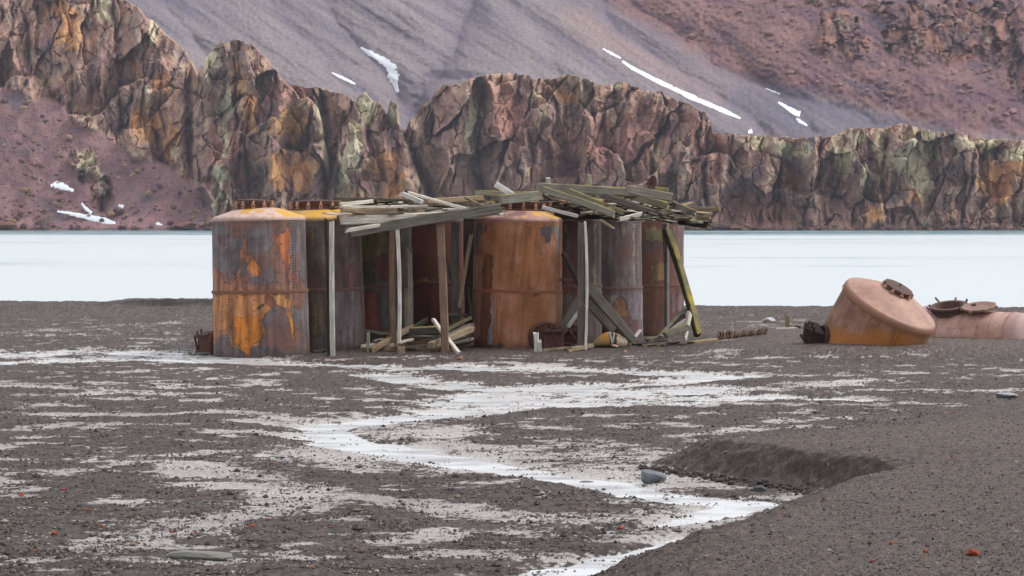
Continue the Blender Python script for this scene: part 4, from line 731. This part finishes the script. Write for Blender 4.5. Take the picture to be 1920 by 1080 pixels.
# rafters added under the heap to darken the gap between the rows
for x0, x1, Y in ((650, 905, 90.5), (660, 1010, 93.6), (700, 1010, 96.), (1060, 1270, 95.5), (1040, 1260, 92.5)):
    tw('rafter', (x0, 404, Y), (x1, 400 + (Y > 93) * 3, Y + .6), 15, .2, 'dark', 'dark rafter added under the collapsed roof boards to shade the inside', 'rafter', 'rafters added under the roof heap')
# debris on the ground between the rows
def lie(px0, px1, Y0, Y1, lift0, lift1, w, t, wood, label, grp=None, cat='plank', **k):
    a = Vector(((px0 - 960) / F * Y0, Y0, 0)); b = Vector(((px1 - 960) / F * Y1, Y1, 0)); a.z = GH(a.x, a.y) + t / 2 + lift0; b.z = GH(b.x, b.y) + t / 2 + lift1
    return timber('plank', a, b, w, t, wood, label, cat, grp, **k)
lie(696, 772, 87.0, 89.0, -.02, .62, .14, .16, 'tan', 'tan plank end on the sand sloping up into the debris heap', rag=.08)
lie(812, 860, 88.0, 85.9, .92, -.02, .12, .10, 'pale', 'pale grey stick leaning across the foot of the thick brown post')
lie(806, 884, 86.9, 88.6, .10, .55, .18, .2, 'tan', 'pale plank slanting up toward the bright orange tank foot', rag=.1)
lie(838, 884, 88.6, 89.6, .35, .68, .2, .12, 'grey', 'grey plank above the pale plank beside the orange tank')
lie(840, 884, 89.6, 90.4, .55, .90, .1, .1, 'lich', 'yellow green strip on top of the debris heap')
lie(840, 884, 91., 91., .98, .94, .12, .1, 'grey', 'level grey plank at the back of the debris heap')
lie(773, 800, 90.4, 91., .52, .78, .1, .14, 'grey', 'short grey beam end on the dark side of the debris heap')
lie(758, 822, 88.8, 89.2, .42, .46, .24, .26, 'dark', 'thick rotten dark beam in the middle of the debris heap', rag=.12)
lie(686, 745, 90.2, 89.8, .50, .36, .1, .08, 'moss', 'thin mossy strip low against the red brown plate')
timber('stake', W3(690, foot(690, 87.3), 87.3), W3(690, 624, 87.3), .1, .08, 'moss', 'small mossy stake beside the purple grey tank foot', 'stake')
timber('stump', W3(752, foot(752, 86.2), 86.2), W3(752, 650, 86.2), .22, .2, 'tan', 'small broken pinkish wood stump before the debris heap', 'stump', rag=.05)
r_ = random.Random(21)
for k in range(80):
    u = r_.random(); x = 700 + 180 * r_.random(); Y = 87.2 + 3.6 * r_.random(); l = r_.uniform(6, 36); hh = max(0, (Y - 87) * .14) * r_.random()
    if 700 < x < 730: hh *= .3
    lie(x - l, x + l if x + l < 884 else 884, Y, Y + r_.uniform(-.7, .7), hh, hh + r_.uniform(-.05, .25), r_.uniform(.04, .15), r_.uniform(.03, .12), r_.choice(['dark', 'brown', 'grey', 'tan', 'pale', 'brown']), 'broken dark plank in the debris heap between the tank rows', 'broken planks in the debris heap', rag=.1)
for k in range(3):
    lie(585 + 4 * k, 608 + 6 * k, 86. + .3 * k, 86.6, .02, .02 + .04 * k, .14, .07, 'dark', 'dark board scrap at the foot of the grey orange patched tank', 'scraps by the grey tank', rag=.06)
# debris at the right end
tw('plank', (1238, 632, 92.4), (1284, 582, 93.2), 8, .16, 'moss', 'mossy plank leaning up in the right debris pile', 'plank')
tw('plank', (1242, 632, 92.), (1285, 600, 92.6), 5, .12, 'pale', 'pale stick leaning in the right debris pile', 'stick')
tw('plank', (1248, 628, 91.6), (1290, 612, 92.), 14, .2, 'moss', 'thick green board across the right debris pile', 'board', rag=.1)
tw('plank', (1284, 632, 92.), (1292, 593, 92.3), 13, .1, 'pale', 'pale upright board scrap beside the leaning lichen pole', 'board', rag=.2)
tw('plank', (1262, 620, 92.6), (1284, 596, 93.), 16, .2, 'dark', 'dark block inside the right debris pile', 'block')
lie(1298, 1342, 92.0, 92.4, .0, .02, .35, .07, 'tan', 'flat tan board lying right of the leaning pole foot', rag=.15)
lie(1215, 1250, 92.6, 93.4, .06, .12, .3, .16, 'moss', 'low mossy board behind the right debris pile', rag=.1)
lie(1182, 1200, 92., 92.4, .05, .42, .1, .08, 'white', 'small white stick leaning by the mauve tank foot')
for k in range(24):
    x = 1060 + 10.5 * k + r_.uniform(-8, 8); lie(x - r_.uniform(5, 14), x + r_.uniform(5, 14), 90.6 + r_.random() * 2, 90.8 + r_.random() * 2, 0, .04, .07, .05, r_.choice(['brown', 'dark', 'tan']), 'thin wood scrap on the sand before the right tanks', 'wood scraps before the right tanks')
lie(1066, 1110, 87.4, 89.2, -.01, .04, .2, .14, 'tan', 'pale driftwood log pointing at the seal', cat='log', taper=.8, rag=.1)
lie(1018, 1086, 88.1, 89.6, -.01, .01, .12, .06, 'tan', 'thin tan stick lying before the rusty ash door', cat='stick')
a = W3(1006, foot(1006, 87.6), 87.6); timber('stump', a, W3(1005, 625, 87.6), .16, .15, 'white', 'white split stump standing before the bright orange tank', 'stump', rag=.06)
a = W3(1012, foot(1012, 87.55), 87.55); timber('stump', a, W3(1011, 640, 87.55), .13, .14, 'pale', 'lower pale half of the split stump before the orange tank', 'stump', rag=.08)
post_ = lambda px, py, Y, w, wood, lab: timber('stake', W3(px, foot(px, Y), Y), W3(px, py, Y), w, .1, wood, lab, 'stake')
post_(1477, 592, 97.5, .15, 'tan', 'short pale stake standing alone left of the leaning tank'); post_(1372, 611, 95.5, .12, 'pale', 'tiny bent pale stake behind the rusty coil')
lie(1452, 1494, 97., 97.3, -.02, -.02, .25, .07, 'pale', 'flat pale plank at the foot of the lone stake'); lie(1496, 1524, 98, 98.4, .0, .05, .3, .1, 'grey', 'grey plank lying left of the leaning tank')
# ------------------------------------------------------------------ iron scrap
def scrap():
    c = W3(1222, 356, 90.3); t = empty('iron_scrap', c, 'curved rusty iron scrap standing upright on the mossy beam end', 'scrap iron')
    k = 90.3 / F; v = []; f = []; n = 9
    prof = [(-8, 0), (-13, 6), (-12, 13), (-11, 18), (-4, 24), (3, 24), (6, 17), (5, 9), (2, 1)]
    for d in (-.04, .04):
        for i, (x, z) in enumerate(prof): v.append((x * k + .06, d + .05 * math.sin(x * .3), z * k + .03))
    f = [tuple(range(n))[::-1], tuple(n + i for i in range(n))] + [(i, (i + 1) % n, n + (i + 1) % n, n + i) for i in range(n)]
    b = MB().add(v, f); b.tube([(-.12, -.08, .06), (-.10, -.09, .3), (-.02, -.08, .42)], .025, 5); b.tube([(.08, -.07, .05), (.10, -.08, .36)], .03, 5); b.build('plate', M_iron, t, False, srgb(92, 66, 56))
    MB().tube([(-.25, -.05, .02), (-.22, -.06, .11), (-.14, -.06, .12), (-.10, -.05, .0)], .03, 6).build('bracket', M_iron, t, False, srgb(150, 120, 104))
scrap()
def coil():
    t = empty('rusty_coil', (0, 0, 0), 'row of rusty iron loops half sunk in the sand right of the ruin', 'scrap iron'); p0 = Vector(((1346 - 960) / F * 93., 93., 0)); p1 = Vector(((1436 - 960) / F * 93.6, 93.6, 0)); 
    p0.z = GH(*p0.xy); p1.z = GH(*p1.xy); t.location = p0; d = p1 - p0; n = 20; r = random.Random(3)
    for k in range(n):
        u = k / (n - 1); rad = .19 - .04 * u + r.uniform(-.03, .03); c = d * u + Vector((0, 0, .05 + r.uniform(-.02, .03))); mb = MB(); ti = r.uniform(-.25, .35)
        pts = [c + Vector((rad * math.cos(a) * .25 + ti * rad * math.sin(a), rad * math.cos(a), rad * math.sin(a) * (.9 if k > 6 else 1.25))) for a in np.linspace(-.6, math.pi + .6, 11)]
        mb.tube(pts, .032, 5); mb.build('loop', M_iron, t, False, srgb(104, 78, 68) if k % 3 else srgb(140, 122, 110))
    mb = MB().tube([Vector((0, 0, .05)), d * .5 + Vector((0, 0, .09)), d + Vector((0, 0, .07))], [.05, .06, .06], 7); mb.build('bar', M_iron, t, False, srgb(150, 132, 112))
coil()
# ------------------------------------------------------------------ the resting seal
def seal():
    Y = 90.2; x0, x1 = (1108 - 960) / F * Y, (1181 - 960) / F * Y; L = x1 - x0; gx = (x0 + x1) / 2; gz = GH(gx, Y)
    t = empty('seal', (x0, Y, gz), 'tan and brown seal asleep on the sand below the heavy split beam', 'seal')
    # spine from hind end to nose: u, height of centre, half width, half height
    sec = [(0, .05, .03, .03), (.03, .07, .08, .06), (.10, .12, .15, .12), (.22, .19, .23, .19), (.38, .24, .28, .24), (.50, .25, .29, .25), (.62, .24, .27, .235), (.74, .21, .22, .20), (.84, .175, .165, .16), (.90, .165, .145, .14), (.95, .145, .115, .11), (.985, .125, .075, .07), (1.0, .12, .03, .03)]
    us = np.linspace(0, 1, 120); S4 = np.array(sec); A = [np.interp(us, S4[:, 0], S4[:, i]) for i in (1, 2, 3)]
    for i in range(3): A[i] = np.convolve(np.pad(A[i], 4, 'edge'), np.ones(9) / 9, 'valid') if i else np.convolve(np.pad(A[i], 4, 'edge'), np.ones(9) / 9, 'valid')
    th = np.linspace(0, 2 * math.pi, 64, endpoint=False); U, T = [a.ravel() for a in np.meshgrid(us, th, indexing='ij')]
    H, Wd, Hh = [np.repeat(a, 64) for a in A]
    x = U * L; y = Wd * np.cos(T) + .05 * np.sin(U * 5); z = np.maximum(H + Hh * np.sin(T), .002)
    fold = .012 * np.sin(U * 95) * sst(.70, .74, U) * (1 - sst(.86, .9, U)); z = z + fold * np.maximum(np.sin(T), 0); y = y + fold * np.cos(T)
    n = fbm(x * 3, z * 5 + y * 3, 4, 400); front = y
    c = mixc(srgb(150, 128, 98), srgb(186, 152, 104), np.clip(.5 + n, 0, 1)); c = mixc(c, srgb(204, 140, 60), .9 * np.exp(-((U - .36 + .03 * n) / .10) ** 2) * sst(.10, .26, z)); c = mixc(c, srgb(110, 92, 66), .8 * (1 - sst(.04, .16, z + .05 * n)) * (U < .7))
    ub = U + .10 * (z - .2) + .03 * n
    c = mixc(c, srgb(84, 60, 44), sst(.475, .49, ub) * (1 - sst(.66, .69, ub + .08 * (.3 - z)))); 
    vv = np.abs(np.abs(U - .545 - 0 * z) - .05 * np.clip((z - .13) / .3, 0, 1.4)) ; c = mixc(c, srgb(196, 192, 190), (vv < .02) * (z > .10) * (y < .05))
    c = mixc(c, srgb(206, 190, 162), sst(.66, .70, ub + .08 * (.3 - z)) * (1 - sst(.90, .93, U))); c = mixc(c, srgb(120, 98, 74), sst(.91, .95, U)); c = mixc(c, srgb(52, 42, 36), sst(.978, .99, U))
    link('body', raw_mesh('body', np.stack([x, y, z], -1), grid_quads(120, 64, True), c), M_seal, t)
    f = MB(); fl = [(.50, -.25, .07), (.56, -.36, .04), (.64, -.38, .03), (.70, -.33, .03), (.66, -.28, .05), (.58, -.25, .09)]
    v = [(a * L, b, h) for a, b, h in fl] + [(a * L, b, h + .035) for a, b, h in fl]
    f.add(v, [tuple(range(6))[::-1], tuple(range(6, 12))] + [(i, (i + 1) % 6, 6 + (i + 1) % 6, 6 + i) for i in range(6)]); f.build('fore_flipper', M_seal, t, True, srgb(196, 158, 142))
    for s in (-1, 1):
        g = MB().tube([(.06, s * .03, .07), (-.08, s * .07 - .03, .05), (-.2, s * .12 - .05, .04), (-.27, s * .13 - .06, .03)], [.05, .055, .05, .02], 7); g.build('hind_flipper', M_seal, t, True, srgb(128, 104, 86))
    for s in (-1, 1):
        e = MB(); bm = bmesh.new(); bmesh.ops.create_icosphere(bm, subdivisions=2, radius=.016); e.add([p.co + Vector((.945 * L, s * .085, .20)) for p in bm.verts], [[q.index for q in p.verts] for p in bm.faces]); bm.free(); e.build('eye', M_seal, t, True, (.01, .01, .01))
        MB().tube([(.895 * L, s * .125, .20), (.88 * L, s * .145, .195), (.87 * L, s * .15, .185)], [.016, .014, .006], 6).build('ear', M_seal, t, True, srgb(110, 88, 66))
M_seal = attr_mat('seal_fur', .6, 22, .18, .3, .01, spec=.3)
seal()
# ------------------------------------------------------------------ stones
def stone(name, px, py, w, d, h, col, label, cat, group=None, seed=1, sink=.35, mat=None):
    z = 0.; 
    for _ in range(6): Y = F * (HC - z) / (py - HY); z = GH((px - 960) / F * Y, Y)
    o = jitter_rock(name, mat or M_stone, (w, d, h), seed, col); o.location = ((px - 960) / F * Y, Y, z + h * (.72 - sink)); o.rotation_euler = (0, 0, seed * 1.7); return tag(o, label, cat, group)
o = stone('boulder', 1222, 906, .27, .22, .16, srgb(112, 116, 122), 'grey angular boulder at the stream edge beside the dune bank', 'boulder', seed=5); o.rotation_euler = (0, .1, .3)
stone('boulder', 1425, 922, .11, .12, .08, srgb(88, 88, 92), 'small dark stone at the foot of the dune bank', 'stone', seed=6)
stone('boulder', 1440, 604, .30, .3, .16, srgb(168, 168, 172), 'pale grey boulder on the beach left of the lone stake', 'boulder', seed=7, sink=.25)
stone('boulder', 1885, 745, .27, .3, .10, srgb(150, 148, 152), 'light grey boulder half sunk in the gravel at far right', 'boulder', seed=8)
stone('boulder', 378, 1048, .48, .35, .07, srgb(118, 116, 108), 'flat grey green rock in the pale silt at lower left', 'boulder', seed=9)
stone('boulder', 1096, 906, .22, .2, .05, srgb(112, 112, 118), 'low grey stone awash at the lower edge of the stream', 'stone', seed=12)
stone('brick', 862, 675, .14, .1, .06, srgb(150, 92, 76), 'red brown brick lump on the sand before the thick brown post', 'brick', seed=10)
stone('stone', 1172, 660, .07, .06, .05, srgb(196, 140, 122), 'pink stone on the sand below the seal', 'stone', seed=11)
for k, (px, py, w) in enumerate([(1825, 1043, .085), (38, 931, .06), (190, 990, .04), (118, 918, .04), (365, 1000, .03), (160, 958, .04), (1212, 863, .035), (1550, 920, .03), (1672, 1022, .04), (1738, 1038, .04), (1283, 887, .03), (100, 1003, .05), (320, 1000, .04), (805, 972, .025), (1790, 775, .04), (1640, 1055, .03)]):
    stone('red_stone', px, py, w, w * .8, w * .65, srgb(150, 72, 52), 'small rust red stone lying on the dark gravel', 'stone', 'rust red stones on the gravel', seed=30 + k, sink=.2)
def gravel():
    """loose pebbles over the flat and the dunes: far too many to count"""
    r = np.random.default_rng(5); N = 230000; v0 = []
    D = 1 / (1 / 25 + r.random(N) * (1 / 72. - 1 / 25)); x = (r.random(N) * 2300 - 190 - 960) / F * D
    h, silt, wet, dune, md, qx, qy = ground_fields(x, D)
    cl = fbm(x * 1.1, D * 1.6, 3, 500); keep = (r.random(N) < np.where(dune > .2, .62, np.clip(.40 + cl * 1.9 - .3 * silt - wet * .5, .02, 1)))
    x, D, h, dune = x[keep], D[keep], h[keep], dune[keep]; n = len(x); s = np.minimum(.0065 * np.exp(r.normal(0, .62, n)) + .003, .05) * np.where(dune > .2, .60, 1.15)
    base = np.array([(1, 0, 0), (0, 1, 0), (-1, 0, 0), (0, -1, 0), (0, 0, 1), (0, 0, -1)], float); F_ = np.array([(0, 1, 4), (1, 2, 4), (2, 3, 4), (3, 0, 4), (1, 0, 5), (2, 1, 5), (3, 2, 5), (0, 3, 5)])
    a = r.random(n) * 6.28; B = base[None] * (1 + r.uniform(-.35, .35, (n, 6, 1))) * np.stack([s * r.uniform(.9, 1.5, n), s, s * r.uniform(.6, .95, n)], -1)[:, None]
    X = B[..., 0] * np.cos(a)[:, None] - B[..., 1] * np.sin(a)[:, None] + x[:, None]; Y = B[..., 0] * np.sin(a)[:, None] + B[..., 1] * np.cos(a)[:, None] + D[:, None]; Z = B[..., 2] + (np.maximum(h, -.05) + s * .35)[:, None]
    t = r.random(n); c = mixc(srgb(50, 45, 45), srgb(104, 95, 92), r.random(n) ** 1.5); c = np.where((t > .992)[:, None], srgb(134, 70, 54)[None], c); c = np.where((t < .035)[:, None], srgb(160, 152, 140)[None], c); c = np.where(((t > .30) & (t < .52))[:, None], srgb(124, 112, 100)[None] * r.uniform(.7, 1.1, (n, 1)), c)
    me = raw_mesh('gravel', np.stack([X, Y, Z], -1).reshape(-1, 3), (F_[None] + (np.arange(n) * 6)[:, None, None]).reshape(-1, 3), np.repeat(c, 6, 0), False)
    tag(link('gravel', me, M_stone), 'loose dark pebbles scattered over the flat', None, None, 'stuff')
def clods():
    r = np.random.default_rng(77); L = [(4.7, 41.7), (4.2, 42.7), (3.4, 44.2), (2.75, 45.3), (2.2, 46.3)]; co, fa, cc = [], [], []; m = 0
    bm = bmesh.new(); bmesh.ops.create_icosphere(bm, subdivisions=1, radius=1); V = np.array([q.co[:] for q in bm.verts]); Fc = np.array([[w.index for w in q.verts] for q in bm.faces]); bm.free()
    for k in range(420):
        i = r.integers(0, 4); t = r.random(); x = L[i][0] + (L[i + 1][0] - L[i][0]) * t - abs(r.normal(0, .22)) + .12; y = L[i][1] + (L[i + 1][1] - L[i][1]) * t - abs(r.normal(0, .3)) + .15; sz = .012 + .05 * r.random() ** 3
        v = V * (1 + r.uniform(-.3, .25, (len(V), 1))) * sz * np.array([1.2, 1, .8]) + np.array([x, y, max(GH(x, y), -.05) + sz * .4]); co.append(v); fa.append(Fc + m); m += len(v); cc.append(np.tile(srgb(62, 54, 51) * r.uniform(.7, 1.6), (len(v), 1)))
    tag(link('rubble', raw_mesh('rubble', np.concatenate(co), np.concatenate(fa), np.concatenate(cc), False), M_stone), 'crumbled dark clods below the dune bank', None, None, 'stuff')
gravel()
clods()
# rocks on the far slope and along its waterline
def scree_depth(px, py): return 1424 + (432 - py) * .267 * .85 - 1.5
def rubble():
    r = np.random.default_rng(9); bm = bmesh.new(); bmesh.ops.create_icosphere(bm, subdivisions=1, radius=1); V = np.array([q.co[:] for q in bm.verts]); Fc = np.array([[w.index for w in q.verts] for q in bm.faces]); bm.free()
    co, fa, cc = [], [], []; m = 0
    def put(px, py, s, D, col):
        nonlocal m
        v = V * (1 + r.uniform(-.35, .25, (len(V), 1))) * np.array([s * r.uniform(.9, 1.6), s, s * r.uniform(.6, 1.)]); v = v + np.array(W3(px, py, D)); co.append(v); fa.append(Fc + m); m += len(v); cc.append(np.tile(col * r.uniform(.75, 1.2), (len(v), 1)))
    k = 0
    while k < 750:
        x, y = r.uniform(-60, 405), r.uniform(150, 432)
        if not bool(inpoly(np.array([x]), np.array([y]), SCREE)[0]): continue
        put(x, y, .35 + .75 * r.random() ** 5 * 2.2 + (y > 380) * .3 * r.random(), scree_depth(x, y), srgb(112, 86, 86) if r.random() < .75 else srgb(150, 122, 98)); k += 1
    for k in range(520):
        x = r.uniform(-60, 1990); s = .5 + 1.6 * r.random() ** 4; put(x, 431.5 - r.random() ** 2 * 9, s, 1421.5 + r.uniform(-1.5, 1), srgb(112, 84, 84) if r.random() < .8 else srgb(140, 104, 92))
    for k in range(420):
        x, y = r.uniform(1240, 1960), r.uniform(0, 230)
        if not bool(inpoly(np.array([x]), np.array([y + 12]), RED)[0]): continue
        put(x, y, .5 + 1.6 * r.random() ** 3, float(mtn(np.array([x]), np.array([y]), False)[0]) - 1.5, srgb(146, 116, 108))
    tag(link('rubble', raw_mesh('rubble', np.concatenate(co), np.concatenate(fa), np.concatenate(cc) * 1.3, False), M_rock), 'fallen stones scattered over the far slopes and shore', None, None, 'stuff')
rubble()
def far_rock(px, py, w, h, lab, col, seed):
    D = 1420.5; o = jitter_rock('boulder', M_rock, (w, w * .7, h), seed, col); p = W3(px, py, D); o.location = p; tag(o, lab, 'boulder')
far_rock(86, 418, 4.6, 5.2, 'big pointed brown boulder at the far waterline under the left slope', srgb(140, 108, 100), 41)
far_rock(12, 421, 6, 2.6, 'long low red boulder at the far waterline, left of the pointed boulder', srgb(140, 98, 84), 42)
far_rock(345, 423, 6.5, 2.4, 'long red boulder at the far waterline just left of the grey tank', srgb(136, 96, 84), 43)
far_rock(1325, 424, 4, 2.2, 'brown boulder at the far waterline just right of the ruin', srgb(128, 98, 92), 44)
# ------------------------------------------------------------------ snow patches lying on the slopes
def snow(pts, label, on):
    """a strip of old snow draped over the slope; points are (px, py, half thickness)"""
    P = np.array(pts, float); n = 46; u = np.linspace(0, len(P) - 1, n); c = np.stack([np.interp(u, np.arange(len(P)), P[:, i]) for i in range(3)], -1)
    d = np.gradient(c[:, :2], axis=0); d /= np.linalg.norm(d, axis=1)[:, None] + 1e-9; nr = np.stack([-d[:, 1], d[:, 0]], -1); k = np.linspace(-1, 1, 7)
    w = c[:, 2] * (.95 + .3 * perlin(u * 2.2, u * 0 + 3, len(label)) + .15 * perlin(u * 9, u * 0, len(label))); X = c[:, 0][:, None] + nr[:, 0][:, None] * w[:, None] * k; Y = c[:, 1][:, None] + nr[:, 1][:, None] * w[:, None] * k
    X = X + .8 * perlin(X / 4, Y / 4, 3); Y = Y + .8 * perlin(X / 4, Y / 4, 8); X, Y = X.ravel(), Y.ravel()
    D = (mtn(X, Y, False) if on == 'm' else scree_depth(X, Y)); D = D - np.tile(.35 + .35 * (1 - k ** 2), n)
    tag(link('snow_patch', raw_mesh('snow_patch', np.stack([(X - 960) / F * D, D, HC - (Y - HY) / F * D], -1), grid_quads(n, 7), np.tile([.86, .88, .92], (n * 7, 1)) * (1 - .45 * (np.tile(np.abs(k), n) > .9) * hsh(np.floor(X / 3), np.floor(Y / 3), 4))[:, None]), M_snow), label, 'snow', 'snow patches on the far slopes')
snow([(677, 90, 2), (690, 98, 5), (708, 108, 6), (724, 118, 8), (736, 130, 10), (738, 146, 11), (742, 160, 5), (746, 173, 3)], 'wide hooked snow patch in the gully above the spire', 'm')
snow([(623, 137, 1.4), (640, 145, 3), (667, 158, 2)], 'short thin snow streak left of the hooked snow patch', 'm')
snow([(1130, 92, 1.5), (1150, 103, 3), (1164, 110, 1.5)], 'small snow fleck above the long snow streak', 'm')
snow([(1166, 115, 2), (1185, 128, 4), (1240, 156, 4.5), (1300, 184, 5), (1350, 205, 5), (1388, 222, 2)], 'long straight snow streak running down above the central cliff', 'm')
snow([(1435, 166, 1), (1450, 172, 2), (1462, 177, 1)], 'tiny snow line above the broken snow strip at right', 'm')
snow([(1459, 192, 2), (1475, 202, 4), (1492, 212, 6), (1500, 214, 6)], 'short snow strip with a blunt lower end at right', 'm')
snow([(1492, 222, 2), (1500, 228, 4), (1513, 236, 2)], 'small snow piece just below the blunt snow strip', 'm')
snow([(96, 349, 4), (108, 346, 7), (122, 351, 6), (138, 358, 2.5)], 'upper ragged snow patch on the dark left slope', 's')
snow([(108, 396, 2), (140, 402, 4), (170, 408, 6), (200, 415, 6), (217, 420, 4)], 'largest long snow patch near the left waterline', 's')
snow([(153, 381, 2), (160, 390, 3), (172, 400, 4)], 'small snow tongue touching the long left snow patch', 's')
snow([(222, 385, 3), (232, 388, 3)], 'tiny snow spot uphill of the long left snow patch', 's')
snow([(286, 425, 3), (296, 421, 5), (304, 423, 3)], 'small snow spot at the waterline near the grey tank', 's')
snow([(1402, 248, 4), (1410, 246, 4)], 'small snow spot on the rim of the right cliff', 'm')
# ------------------------------------------------------------------ thin sea air
def haze():
    m = bpy.data.materials.new('sea_air'); m.use_nodes = True; n, l = m.node_tree.nodes, m.node_tree.links
    n.remove(n['Principled BSDF']); v = n.new('ShaderNodeVolumePrincipled'); l.new(v.outputs[0], n['Material Output'].inputs['Volume'])
    v.inputs['Color'].default_value = (.80, .84, 1, 1); v.inputs['Density'].default_value = 5.2e-5
    o = MB().box((0, 950, 140), (4200, 2100, 320)).build('haze', m); tag(o, None, None, None, 'stuff')
haze()
